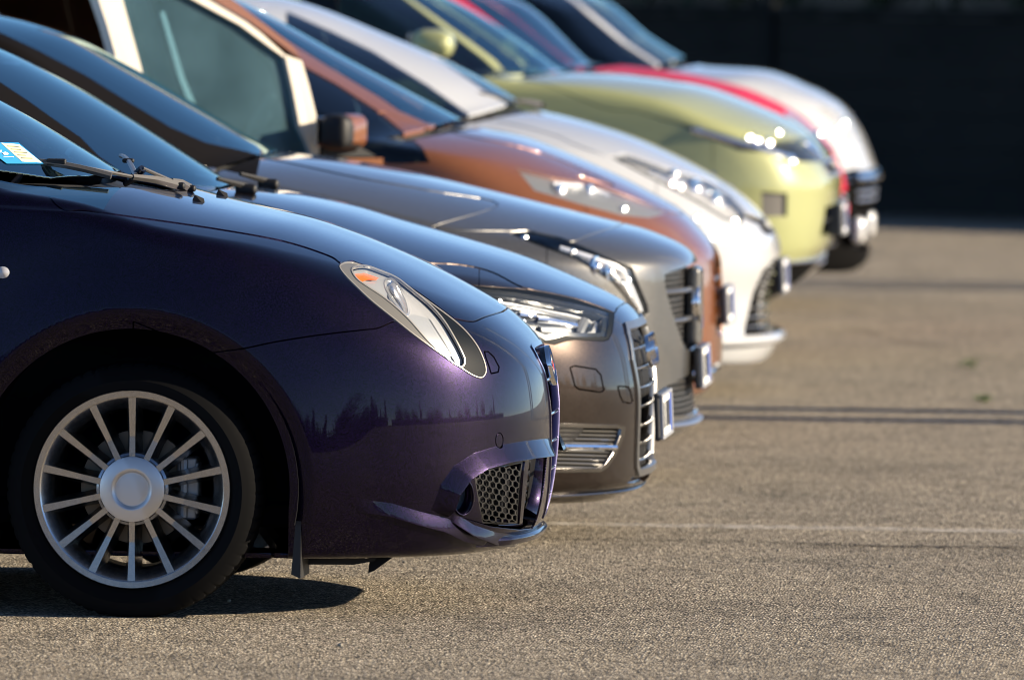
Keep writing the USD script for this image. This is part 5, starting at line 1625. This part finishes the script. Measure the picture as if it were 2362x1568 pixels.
# ---- sixth: lime green sport utility
X6 = (0.99, 14.6, 0)
c6 = Car("parked_car", dict(
    width=1.90, length=4.4, cap=-0.60, spine=0.62, xs=-0.62, n=3.5, m=3.4, bow=0.12, k=0.045, cowl=-1.06, belt=1.10, belt_q=0.84, tumble=0.36, wbow=0.18, rcrown=0.035, pinch=0.05,
    nose=[(0.15, -0.42), (0.236, -0.26), (0.33, -0.13), (0.422, -0.06), (0.46, -0.035), (0.65, -0.005), (0.70, 0.0), (0.76, -0.015), (0.84, -0.06), (0.92, -0.13), (1.0, -0.28)],
    tail=[(0.25, -4.25), (0.5, -4.4), (0.9, -4.35), (1.2, -4.2)],
    side=[(0.1, 0.80), (0.25, 0.86), (0.4, 0.93), (0.6, 0.95), (0.8, 0.945), (0.95, 0.93), (1.05, 0.90), (1.2, 0.84)],
    hood=[(-4.3, 1.0), (-2.5, 1.12), (-1.3, 1.15), (-1.12, 1.135), (-0.95, 1.128), (-0.60, 1.088), (-0.333, 1.003), (-0.156, 0.92), (-0.06, 0.84), (0.0, 0.76)],
    crown=[(-5, 0.04), (-1.0, 0.05), (-0.3, 0.06), (0, 0.06)],
    roof=[(-4.3, 1.0), (-4.15, 1.3), (-3.8, 1.50), (-3.0, 1.60), (-2.3, 1.60), (-1.95, 1.555), (-1.567, 1.41), (-1.30, 1.256), (-1.12, 1.13), (-0.8, 0.95)],
    sill=[(-5, 0.30), (-4, 0.24), (-0.8, 0.22), (0, 0.20)],
    flares=[(-0.88, 0.37, 0.44, 0.05, 0.02)]),
    "lime green sport utility car, sixth in the row", X6, res=1.25)
lens6 = Polygon([(-0.575, 0.945), (-0.474, 0.920), (-0.339, 0.888), (-0.249, 0.890), (-0.070, 0.902), (-0.032, 0.852), (-0.009, 0.807), (-0.098, 0.806), (-0.188, 0.820), (-0.263, 0.841), (-0.346, 0.847), (-0.436, 0.883), (-0.519, 0.908)]).buffer(0.008).buffer(-0.008)
lamp_parts(c6, lens6, None, depth=0.016, refl="lamp_dark", trim=False,
    sparkle=[(*p, r) for p, r in zip([(-0.489, 0.920), (-0.305, 0.896), (-0.271, 0.886), (-0.260, 0.852), (-0.223, 0.879), (-0.132, 0.807), (-0.190, 0.917)], (0.025, 0.02, 0.03, 0.02, 0.03, 0.035, 0.015))],
    bars=[([(-0.534, 0.927), (-0.339, 0.877), (-0.204, 0.842), (-0.128, 0.821)], 0.016, "lamp_chrome"), ([(-0.092, 0.881), (-0.031, 0.829)], 0.02, "lamp_chrome")])
g6 = span([(-0.01, 0.80), (0.40, 0.80), (0.46, 0.765), (0.44, 0.735), (-0.01, 0.73)])
front_grille(c6, g6, depth=0.05, lattice=0.03, frame=0.012, frame_mat="satin_silver")
side_opening(c6, span([(-0.257, 0.688), (-0.155, 0.681), (-0.155, 0.592), (-0.256, 0.587)]), 0.012, 0, name="vertical_vent", back="interior_grey")
g6b = span([(-0.01, 0.62), (0.50, 0.62), (0.52, 0.50), (-0.01, 0.50)])
front_grille(c6, g6b, depth=0.06, bars=[0.56], bar_mat="slat_dark")
chin = c6.take(c6.side, sbox(-1.0, -0.3, 0.3, 0.40), 0.003, lambda x, q, z: x > -0.48, -1)
chin2 = c6.take(chart_front, sbox(-0.01, -0.3, 1.0, 0.405), 0.003, lambda x, q, z: x > -0.48, 1)
c6.add("lower_cladding", np.concatenate([chin, chin2]), "cladding", both="merge")
C = contour(c6.body, 0.405, 0, 60, 50)
putm("skid_trim", [tube(C + (0.004, 0.0, 0), 0.010, 8, flat=0.7), flip_q(tube(C + (0.004, 0.0, 0), 0.010, 8, flat=0.7), -1)], "satin_silver", c6.path)
pill6 = [(-1.747, 1.484), (-1.635, 1.417), (-1.382, 1.240), (-1.309, 1.186), (-1.264, 1.137), (-1.042, 1.140)]
glazing(c6, pill6, -1.95, [[(-1.780, 1.506), (-1.651, 1.408), (-1.494, 1.294), (-1.354, 1.191), (-1.281, 1.123), (-1.575, 1.110), (-2.076, 1.103), (-2.083, 1.635), (-1.971, 1.647)], [(-2.75, 1.15), (-2.75, 1.48), (-3.5, 1.43), (-3.8, 1.15)]], cowl=(0.03, 0.05))
hood6 = [(-1.463, 1.090), (-1.269, 1.106), (-1.130, 1.100)] + [(-0.887, 1.007), (-0.760, 0.994), (-0.647, 0.962), (-0.575, 0.948), (-0.474, 0.926), (-0.339, 0.894), (-0.249, 0.895), (-0.070, 0.907), (-0.033, 0.919)]
finish_body(c6, "paint_green", hood6, shut_x=-0.45, wheels=(-0.88, -3.55), R=0.37)
door_mirror(c6, -1.55, 1.02, 1.245, "paint_green", (0.17, 0.20, 0.12))
interior(c6, -1.25, 1.12, 0.74)
plate(c6, 0.02, 0.56, w=0.36, h=0.11, frame=0.010, gap=0.06)

# ---- seventh: red, eighth: white
X7 = (0.925, 17.3, 0)
c7 = Car("parked_car", dict(
    width=1.78, length=4.2, cap=-0.60, spine=0.58, xs=-0.85, n=2.7, m=3.0, bow=0.14, k=0.05, cowl=-1.06, belt=1.06, belt_q=0.80, tumble=0.34, wbow=0.16, rcrown=0.035, pinch=0.06,
    nose=[(0.1, -0.40), (0.2, -0.24), (0.296, -0.12), (0.42, -0.05), (0.52, -0.03), (0.65, -0.05), (0.782, -0.10), (0.875, -0.18), (1.0, -0.4)],
    tail=[(0.2, -4.1), (0.5, -4.2), (0.9, -4.15), (1.2, -4.0)],
    side=[(0.1, 0.78), (0.2, 0.83), (0.35, 0.88), (0.55, 0.89), (0.75, 0.88), (0.9, 0.865), (1.05, 0.83), (1.2, 0.77)],
    hood=[(-4.1, 1.0), (-2.5, 1.10), (-1.3, 1.14), (-1.14, 1.13), (-0.82, 1.10), (-0.52, 1.04), (-0.33, 0.978), (-0.18, 0.885), (-0.10, 0.79), (0.0, 0.66)],
    crown=[(-5, 0.05), (-1.0, 0.06), (-0.3, 0.07), (0, 0.07)],
    roof=[(-4.1, 1.0), (-3.95, 1.3), (-3.6, 1.46), (-3.0, 1.53), (-2.3, 1.53), (-1.9, 1.50), (-1.467, 1.395), (-1.14, 1.12), (-0.8, 0.9)],
    sill=[(-5, 0.28), (-4, 0.22), (-0.8, 0.20), (0, 0.15)],
    flares=[(-0.88, 0.33, 0.40, 0.05, 0.02)]),
    "bright red car, mostly hidden between the green and the last white car", X7, res=1.6)
lens7 = Polygon([(-0.247, 0.949), (-0.158, 0.910), (-0.077, 0.863), (-0.040, 0.791), (-0.067, 0.734), (-0.141, 0.814), (-0.198, 0.877)]).buffer(0.01)
lamp_parts(c7, lens7, None, depth=0.014, refl="lamp_silver", trim=False, sparkle=[(*p, 0.03) for p in [(-0.101, 0.858), (-0.068, 0.782)]])
front_grille(c7, span([(-0.01, 0.60), (0.40, 0.60), (0.42, 0.54), (-0.01, 0.53)]), depth=0.04, bars=[(0.565, "chrome")], bar_r=0.012)
front_grille(c7, span([(-0.01, 0.42), (0.45, 0.42), (0.5, 0.30), (-0.01, 0.28)]), depth=0.05, bars=[(0.36, "slat_dark")])
pill7 = [(-1.746, 1.474), (-1.620, 1.405), (-1.414, 1.252), (-1.233, 1.124), (-1.173, 1.095), (-0.934, 1.095)]
glazing(c7, pill7, -1.85, [[(-1.55, 1.12), (-1.85, 1.40), (-2.5, 1.43), (-2.5, 1.10)], [(-2.6, 1.10), (-2.6, 1.43), (-3.3, 1.38), (-3.5, 1.1)]], cowl=(0.03, 0.05))
hood7 = [(-1.351, 1.039), (-1.112, 1.054)] + [(-0.887, 1.096), (-0.668, 1.039), (-0.425, 0.986), (-0.247, 0.953), (-0.150, 0.910), (-0.069, 0.859), (-0.020, 0.848)]
ch7 = c7.take(c7.side, sbox(-1.0, -0.3, 0.3, 0.43), 0.003, lambda x, q, z: x > -0.46, -1)
ch7b = c7.take(chart_front, sbox(-0.01, -0.3, 1.0, 0.43), 0.003, lambda x, q, z: x > -0.46, 1)
c7.add("lower_cladding", np.concatenate([ch7, ch7b]), "satin_silver", both="merge")
finish_body(c7, "paint_red", hood7, shut_x=-0.42, wheels=(-0.88, -3.4), R=0.33)
interior(c7, -1.25, 1.10, 0.68)
X8 = (0.90, 20.0, 0)
c8 = Car("parked_car", dict(
    width=1.80, length=4.3, cap=-0.60, spine=0.58, xs=-0.80, n=2.8, m=3.0, bow=0.12, k=0.05, cowl=-0.85, belt=1.06, belt_q=0.80, tumble=0.34, wbow=0.16, rcrown=0.035, pinch=0.06,
    nose=[(0.1, -0.25), (0.203, -0.045), (0.28, -0.03), (0.36, -0.05), (0.45, -0.02), (0.505, 0.0), (0.62, -0.005), (0.66, -0.02), (0.805, -0.073), (0.924, -0.16), (1.0, -0.3)],
    tail=[(0.2, -4.2), (0.5, -4.3), (0.9, -4.25), (1.2, -4.1)],
    side=[(0.1, 0.78), (0.2, 0.83), (0.35, 0.88), (0.55, 0.90), (0.75, 0.89), (0.9, 0.87), (1.05, 0.83), (1.2, 0.77)],
    hood=[(-4.1, 1.0), (-2.5, 1.10), (-1.3, 1.12), (-0.78, 1.09), (-0.56, 1.08), (-0.357, 1.022), (-0.155, 0.915), (-0.073, 0.80), (0.0, 0.68)],
    crown=[(-5, 0.05), (-1.0, 0.06), (-0.3, 0.07), (0, 0.07)],
    roof=[(-4.2, 1.0), (-4.0, 1.3), (-3.6, 1.50), (-3.0, 1.56), (-2.2, 1.56), (-1.7, 1.50), (-1.267, 1.385), (-1.064, 1.227), (-0.85, 1.10), (-0.6, 0.95)],
    sill=[(-5, 0.28), (-4, 0.22), (-0.8, 0.20), (0, 0.15)],
    flares=[(-0.88, 0.33, 0.40, 0.05, 0.02)]),
    "last white car at the far end of the row, by the dark fence", X8, res=1.6)
lens8 = Polygon([(-0.225, 0.927), (-0.129, 0.894), (-0.060, 0.861), (-0.024, 0.775), (-0.076, 0.757), (-0.137, 0.816)]).buffer(0.008)
lamp_parts(c8, lens8, None, depth=0.014, refl="lamp_silver", trim=False, sparkle=[(*p, 0.03) for p in [(-0.141, 0.808), (-0.112, 0.851), (-0.043, 0.848)]])
front_grille(c8, span([(-0.01, 0.62), (0.48, 0.62), (0.52, 0.56), (0.50, 0.46), (-0.01, 0.45)]), depth=0.05, bars=[(0.585, "chrome"), (0.53, "satin_silver"), (0.49, "satin_silver")], bar_r=0.012)
side_opening(c8, span([(-0.121, 0.620), (-0.056, 0.643), (-0.040, 0.585), (-0.099, 0.576)]).buffer(0.01), 0.04, 2, slat_mat="chrome", name="fog_recess")
front_grille(c8, span([(-0.01, 0.37), (0.42, 0.37), (0.46, 0.27), (-0.01, 0.26)]), depth=0.05, bars=[(0.31, "slat_dark")])
pill8 = [(-1.564, 1.555), (-1.328, 1.394), (-1.083, 1.195), (-0.935, 1.102), (-0.857, 1.080), (-0.650, 1.076)]
glazing(c8, pill8, -1.75, [[(-1.736, 1.440), (-1.520, 1.495), (-1.345, 1.381), (-1.127, 1.203), (-0.961, 1.097), (-0.935, 1.072), (-1.341, 1.058), (-1.705, 1.052)], [(-2.5, 1.10), (-2.5, 1.45), (-3.3, 1.40), (-3.5, 1.1)]])
hood8 = [(-1.081, 1.035), (-0.857, 1.056), (-0.562, 1.000), (-0.346, 0.960), (-0.225, 0.936), (-0.130, 0.903), (-0.052, 0.869), (-0.008, 0.861)]
ch8 = c8.take(c8.side, sbox(-1.0, -0.3, 0.3, 0.63), 0.003, lambda x, q, z: x > -0.40, -1)
ch8b = c8.take(chart_front, sbox(-0.01, -0.3, 1.0, 0.63), 0.003, lambda x, q, z: x > -0.40, 1)
c8.add("lower_bumper", np.concatenate([ch8, ch8b]), "cladding", both="merge")
both(c8, "fog_lamp", rbox((0.06, 0.16, 0.12), (-0.06, 0.50, 0.36), 0.03), "lamp_white")
both(c8, "bumper_chrome", tube([(0.004, 0.0, 0.60), (-0.004, 0.4, 0.60), (-0.07, 0.66, 0.60)], 0.02, 8), "chrome")
finish_body(c8, "paint_white", hood8, shut_x=-0.42, wheels=(-0.88, -3.45), R=0.33)
interior(c8, -1.1, 1.08, 0.68)



for car in (c1, c2, c3, c4, c5, c6, c7, c8):
    tag(stage.GetPrimAtPath(car.path), group="cars parked side by side in the row")

# ------------------------------------------------------------------ the far fence and what stands round the lot
mat("fence_dark", {"tc": ("texture_coordinate", {}), "n": ("noise_texture", {"scale": 1.3, "detail": 5.0}), "r": ("rgb_ramp", {"ramp": [(0.3, (0.006, 0.007, 0.007)), (0.7, (0.011, 0.012, 0.011))]}),
                   "p": ("principled_bsdf", {"roughness": 0.75, "specular_ior_level": 0.05})}, [("tc.object", "n.vector"), ("n.fac", "r.fac"), ("r.color", "p.base_color")], surface="p.BSDF")
plain("fence_rail_paint", (0.007, 0.008, 0.008), rough=0.9, spec=0.05)
mat("leaves", {"oi": ("geometry", {}), "r": ("rgb_ramp", {"ramp": [(0.0, (0.020, 0.032, 0.010)), (0.5, (0.045, 0.062, 0.018)), (1.0, (0.085, 0.095, 0.03))]}),
               "d": ("principled_bsdf", {"roughness": 0.6, "specular_ior_level": 0.3}), "t": ("translucent_bsdf", {}), "m": ("mix_closure", {"fac": 0.25})},
    [("oi.random_per_island", "r.fac"), ("r.color", "d.base_color"), ("r.color", "t.color"), ("d.BSDF", "m.closure1"), ("t.BSDF", "m.closure2")], surface="m.closure")
plain("bark", (0.07, 0.055, 0.04), rough=0.9)
plain("galvanised", (0.35, 0.36, 0.36), rough=0.5, metal=0.6)
FD = np.array([math.cos(math.radians(-28)), math.sin(math.radians(-28))])
F0 = np.array([0.78, 33.1])
fang = math.degrees(math.atan2(FD[1], FD[0]))
fence = xform("fence", (F0[0], F0[1], 0), rotz=fang)
tag(stage.GetPrimAtPath(fence), "dark boarded fence across the far end of the car park", "fence")
k0, k1, pw = -9, 4, 1.9
for k in range(k0, k1):
    x = k * pw + 0.55
    putm("post", rbox((0.09, 0.09, 1.31), (x, 0.04, 0.655), 0.008), "fence_rail_paint", fence)
    for j in range(6):
        putm("board", rbox((pw - 0.10, 0.022, 0.191), (x + pw / 2, 0.03 + 0.002 * ((k * 7 + j * 3) % 3), 0.132 + j * 0.1975), 0.004), "fence_dark", fence, smooth=False)
putm("top_rail", rbox(((k1 - k0) * pw, 0.12, 0.05), ((k0 + k1) / 2 * pw + 0.55, 0.04, 1.25), 0.008), "fence_rail_paint", fence)


def leaf_cloud(n, fn, size, seed):
    r = np.random.default_rng(seed)
    c = fn(r, n)
    u = r.normal(size=(n, 3)); u /= np.linalg.norm(u, axis=1, keepdims=True)
    w = np.cross(u, r.normal(size=(n, 3))); w /= np.linalg.norm(w, axis=1, keepdims=True)
    s = size * r.uniform(0.6, 1.3, (n, 1))
    V = np.stack([c - u * s, c + w * s * 0.55, c + u * s, c - w * s * 0.55], 1).reshape(-1, 3)
    i = np.arange(n) * 4
    return V, np.vstack([np.stack([i, i + 1, i + 2], 1), np.stack([i, i + 2, i + 3], 1)])


def hedge_fn(L, D, H):
    def fn(r, n):
        p = r.uniform(-1, 1, (n, 3)) * (L / 2, D / 2, 1)
        top = H * (0.82 + 0.22 * meshkit.fbm(np.stack([p[:, 0] * 0.5, p[:, 1] * 0.5, 0 * p[:, 0]], 1), 3, 4))
        p[:, 2] = top * np.sqrt(r.uniform(0.0, 1, n))
        return p
    return fn


hedge = xform("hedge", (F0[0] + FD[0] * -4.0 + 0.9, F0[1] - FD[1] * 4.0 + 1.6, 0), rotz=fang)
tag(stage.GetPrimAtPath(hedge), "dark green hedge showing above the boarded fence", "hedge")
V, F = leaf_cloud(16000, hedge_fn(26, 1.6, 2.1), 0.09, 3)
put("foliage", V, F, "leaves", hedge)
V, F = np.array([(-13, 0.5, 0), (13, 0.5, 0), (13, 0.5, 1.7), (-13, 0.5, 1.7), (-13, -0.5, 0), (13, -0.5, 0), (13, -0.5, 1.7), (-13, -0.5, 1.7)]), None
putm("stems", rbox((25.4, 0.9, 1.55), (0, 0, 0.78), 0.05), "bark", hedge)


def crown_fn(rx, rz, zc, lumps, seed):
    rr = np.random.default_rng(seed)
    cs = rr.normal(size=(lumps, 3)); cs /= np.linalg.norm(cs, axis=1, keepdims=True)
    cs *= rr.uniform(0.25, 0.85, (lumps, 1))
    def fn(r, n):
        k = r.integers(0, lumps, n)
        d = r.normal(size=(n, 3)); d /= np.linalg.norm(d, axis=1, keepdims=True)
        p = cs[k] + d * (0.42 * r.uniform(0.3, 1, (n, 1)) ** 0.5)
        return p * (rx, rx, rz) + (0, 0, zc)
    return fn


def tree_proto(name, label, loc, h, rx, trunk, lumps, seed, n, size, scale=1.0):
    p = xform(name, loc)
    tag(stage.GetPrimAtPath(p), label, "tree", "trees out of view round the car park")
    s = np.linspace(0, 1, 7)[:, None]
    rr = np.random.default_rng(seed)
    ms = [tube(np.c_[0.08 * np.sin(s * 3), 0.05 * np.sin(s * 4), s * h * 0.8], np.linspace(trunk, trunk * 0.25, 7), 9)]
    for k in range(9):
        z0 = h * rr.uniform(0.25, 0.65)
        a = rr.uniform(0, 6.28)
        L = rx * rr.uniform(0.5, 0.9)
        ms.append(tube([(0, 0, z0), (L * 0.5 * math.cos(a), L * 0.5 * math.sin(a), z0 + L * 0.5), (L * math.cos(a), L * math.sin(a), z0 + L * 1.1)], [trunk * 0.4, trunk * 0.25, trunk * 0.08], 6))
    putm("trunk", ms, "bark", p)
    rz = h * 0.40
    V, F = leaf_cloud(n, crown_fn(rx, rz, h - rz, lumps, seed), size, seed + 1)
    put("crown", V, F, "leaves", p)
    return p


def copy_of(path, name, loc, rotz, label):
    q = numbered("/World", name)
    x = UsdGeom.Xform.Define(stage, q)
    x.GetPrim().GetReferences().AddInternalReference(Sdf.Path(path))
    x.GetPrim().SetInstanceable(True)
    x.ClearXformOpOrder()
    x.AddTranslateOp().Set(Gf.Vec3d(*loc))
    x.AddRotateZOp().Set(rotz)
    tag(x, label)
    return q


round_t = tree_proto("round_tree", "broad bare crowned tree standing across the car park out of view behind the camera", (26, -75, 0), 11.0, 4.2, 0.28, 26, 11, 5200, 0.16)  # trees from here on are out of view, placed for the paint reflections
poplar = tree_proto("poplar_tree", "slim poplar in the tree line out of view behind the camera", (40, -92, 0), 12.0, 1.3, 0.2, 22, 12, 3000, 0.16)
bushy = tree_proto("bushy_tree", "dense dark bushy tree at the left edge out of view behind the camera", (-14, -46, 0), 9.0, 4.6, 0.22, 24, 13, 5200, 0.20)
rt = np.random.default_rng(21)
for k in range(30):
    copy_of(poplar, "poplar_tree", (-44 + k * 5.2 + rt.uniform(-3, 3), -92 + rt.uniform(-6, 6), -rt.uniform(0, 5.0)), rt.uniform(0, 360), "slim poplar in the tree line out of view behind the camera")
for k, (x, y, z) in enumerate([(60, -70, -2), (-40, -80, -3), (8, -96, -4), (88, -60, -3), (100, -30, -4), (75, -85, -4)]):
    copy_of(round_t, "round_tree", (x, y, z), 50.0 * k, "broad bare crowned tree standing across the car park out of view behind the camera")
for k, (x, y, z) in enumerate([(-20, -45, -0.5), (-26, -47, 0.0), (-33, -46, -1), (-8, -50, -2.4), (-41, -48, 0), (-2, -53, -3.6)]):
    copy_of(bushy, "bushy_tree", (x, y, z), 70.0 * k, "dense dark bushy tree at the left edge out of view behind the camera")


def hedge_row(x0, x1, y, h, seed):
    p = xform("unseen_hedge", ((x0 + x1) / 2, y, 0))  # out of view, tall enough to darken the horizon mirrored in the paint
    tag(stage.GetPrimAtPath(p), "unseen hedge behind the camera, darkening the horizon mirrored in the paint", "hedge")
    V, F = leaf_cloud(9000, hedge_fn(x1 - x0, 2.0, h), 0.32, seed)
    put("foliage", V, F, "leaves", p)
    putm("stems", rbox((x1 - x0 - 1, 1.0, h * 0.7), (0, 0, h * 0.35), 0.05), "bark", p)
    return p


ORD = "leftmost second third fourth fifth sixth seventh eighth ninth tenth eleventh twelfth thirteenth fourteenth fifteenth sixteenth seventeenth eighteenth nineteenth twentieth".split()
ORD += ["twenty " + w for w in ("first second third fourth fifth sixth seventh eighth ninth").split()] + ["thirtieth", "thirty first", "thirty second"]


for k in range(17):  # more unseen trees, closing the tree line mirrored in the bumper
    copy_of(round_t, "round_tree", (-46 + k * 9.5 + rt.uniform(-3, 3), -93 + rt.uniform(-3, 3), -rt.uniform(0.5, 4.5)), rt.uniform(0, 360), "round tree")


for k in range(13):  # out of view, placed where the nearest nose mirrors the sunny side
    copy_of(round_t if k % 3 else poplar, "field_tree", (118 + rt.uniform(-6, 6), -84 + k * 11.0 + rt.uniform(-3, 3), -rt.uniform(0.0, 4.0)), rt.uniform(0, 360), "tree")


def nth(k):
    return ORD[k] + (" from the left" if k else "")


for kind, text in (("poplar_tree", "slim unseen poplar, {} in the tree line mirrored from behind the camera"), ("round_tree", "broad unseen round crowned tree, {} among those mirrored from behind the camera"), ("field_tree", "unseen tree far out on the sunny side for the nose reflections, {} of its line"), ("bushy_tree", "dense dark unseen bushy tree, {} in the clump mirrored from behind the camera")):
    fam = [c for c in stage.GetPrimAtPath("/World").GetChildren() if c.GetName().startswith(kind)]
    fam.sort(key=lambda c: c.GetAttribute("xformOp:translate").Get()[0])
    for k, c in enumerate(fam):
        tag(c, text.format(nth(k)))


hedge_row(-70, 120, -99, 5.0, 31)
eh = xform("unseen_hedge", (128, -15, 0), rotz=90)  # out of view, darkens the horizon mirrored in the noses
tag(stage.GetPrimAtPath(eh), "unseen hedge far out on the sunny side, darkening the mirrored horizon", "hedge")
V, F = leaf_cloud(9000, hedge_fn(170, 2.0, 4.2), 0.32, 33)
put("foliage", V, F, "leaves", eh)
putm("stems", rbox((168, 1.0, 2.9), (0, 0, 1.45), 0.05), "bark", eh)


def unseen_lamp_post(x, y, label):  # out of view, placed and thickened to cast paired shadows on the asphalt
    p = xform("unseen_lamp_post", (x, y, 0))
    tag(stage.GetPrimAtPath(p), label, "lamp post")
    for s in (-1, 1):
        putm("leg", tube([(0, s * 0.34, 0), (0, s * 0.33, 5.0), (0, s * 0.30, 10.0)], [0.135, 0.13, 0.10], 12), "galvanised", p)
    for k in range(12):
        putm("brace", tube([(0, -0.33, 0.6 + k * 0.8), (0, 0.33, 0.6 + k * 0.8 + (0.4 if k % 2 else -0.4))], 0.012, 6), "galvanised", p)
    putm("lamp_head", rbox((0.6, 0.34, 0.14), (-0.1, 0, 10.05), 0.05), "galvanised", p)


unseen_lamp_post(7.5, 10.38, "twin legged lamp post out of view, casting the nearer paired shadow")
unseen_lamp_post(7.5, 22.85, "twin legged lamp post out of view, casting the farther paired shadow")

# worn marking, crack, loose stones and weeds
mat("worn_paint", {"g": ("geometry", {}), "n": ("noise_texture", {"scale": 14.0, "detail": 6.0, "roughness": 0.75}), "r": ("map_range", {"from_min": 0.40, "from_max": 0.62, "to_min": 0.0, "to_max": 0.45, "clamp": True}),
                   "t": ("transparent_bsdf", {}), "p": ("principled_bsdf", {"base_color": (0.66, 0.62, 0.56), "roughness": 0.8}), "m": ("mix_closure", {})},
    [("g.position", "n.vector"), ("n.fac", "r.value"), ("r.result", "m.fac"), ("t.BSDF", "m.closure1"), ("p.BSDF", "m.closure2")], surface="m.closure")
plain("crack_dark", (0.030, 0.026, 0.022), rough=0.95, spec=0.1)
xs = np.linspace(-6, 9, 120)
rl = np.random.default_rng(5)
w = 0.075 + rl.normal(0, 0.006, 120)
yc = 3.80 + 0.032 * xs
V = np.vstack([np.c_[xs, yc - w, np.full(120, 0.004)], np.c_[xs, yc + w, np.full(120, 0.004)]])
i = np.arange(119)
put("parking_line", V, np.vstack([np.stack([i, i + 1, i + 120], 1), np.stack([i + 1, i + 121, i + 120], 1)]), "worn_paint")
tag(stage.GetPrimAtPath("/World/parking_line"), "worn pale parking line", kind="structure")


def crack(pts, w0, seed):
    p = resample(np.c_[np.array(pts), np.zeros(len(pts))], 0.03, False)
    r = np.random.default_rng(seed)
    off = meshkit.fbm(np.c_[p[:, 0] * 3, p[:, 1] * 0, 0 * p[:, 0]], 4, seed) * 0.16 - 0.08
    p[:, 1] += off
    ww = w0 * r.uniform(0.3, 1.2, len(p)) * (meshkit.noise(np.c_[p[:, 0] * 1.7, 0 * p[:, 0], 0 * p[:, 0]], seed + 2) + 0.2)
    n = len(p)
    V = np.vstack([np.c_[p[:, 0], p[:, 1] - ww, np.full(n, 0.004)], np.c_[p[:, 0], p[:, 1] + ww, np.full(n, 0.004)]])
    i = np.arange(n - 1)
    q = put("pavement_crack", V, np.vstack([np.stack([i, i + 1, i + n], 1), np.stack([i + 1, i + n + 1, i + n], 1)]), "crack_dark")
    tag(stage.GetPrimAtPath(q), "thin dark crack in the asphalt", kind="structure")


crack([(0.4, 3.25), (1.2, 3.2), (2.2, 3.12), (4.0, 3.1)], 0.022, 3)
crack([(1.75, -0.35), (1.95, -0.5), (2.15, -0.62)], 0.014, 8)
crack([(0.9, 17.5), (1.3, 15.6), (2.0, 13.2)], 0.05, 12)
r = np.random.default_rng(17)
n = 420
ico = trimesh.creation.icosphere(1, 1.0)
Vs, Fs = [], []
for k in range(n):
    px, py = r.uniform(-2, 3.2), r.uniform(-5.5, 12)
    s = min(r.lognormal(math.log(0.0026), 0.4), 0.0048)
    v = ico.vertices * (s * r.uniform(0.7, 1.3, 3)) * (1 + 0.15 * r.normal(size=(len(ico.vertices), 1)))
    Vs.append(v + (px, py, s * 0.55)); Fs.append(ico.faces + k * len(ico.vertices))
mat("pebble", {"oi": ("geometry", {}), "r": ("rgb_ramp", {"ramp": [(0.0, (0.22, 0.20, 0.16)), (0.6, (0.36, 0.32, 0.26)), (1.0, (0.60, 0.56, 0.50))]}), "p": ("principled_bsdf", {"roughness": 0.8})},
    [("oi.random_per_island", "r.fac"), ("r.color", "p.base_color")], surface="p.BSDF")
put("loose_gravel", np.vstack(Vs), np.vstack(Fs), "pebble")
tag(stage.GetPrimAtPath("/World/loose_gravel"), "loose grit lying on the asphalt", "gravel", kind="stuff")


plain("weed_green", (0.07, 0.11, 0.03), rough=0.6)


def weed(x, y, seed, label):
    p = numbered("/World", "weed")
    def fn(r, n):
        a = r.uniform(0, 6.28, n); d = 0.04 * np.sqrt(r.uniform(0, 1, n))
        return np.c_[d * np.cos(a) + x, d * np.sin(a) + y, r.uniform(0.003, 0.03, n)]
    V, F = leaf_cloud(26, fn, 0.012, seed)
    put("weed", V, F, "weed_green")
    tag(stage.GetPrimAtPath(p), label, "weed")


weed(1.545, 13.93, 41, "upper of the two small green weeds in the asphalt at the right")
weed(1.69, 11.22, 42, "lower of the two small green weeds in the asphalt at the right")
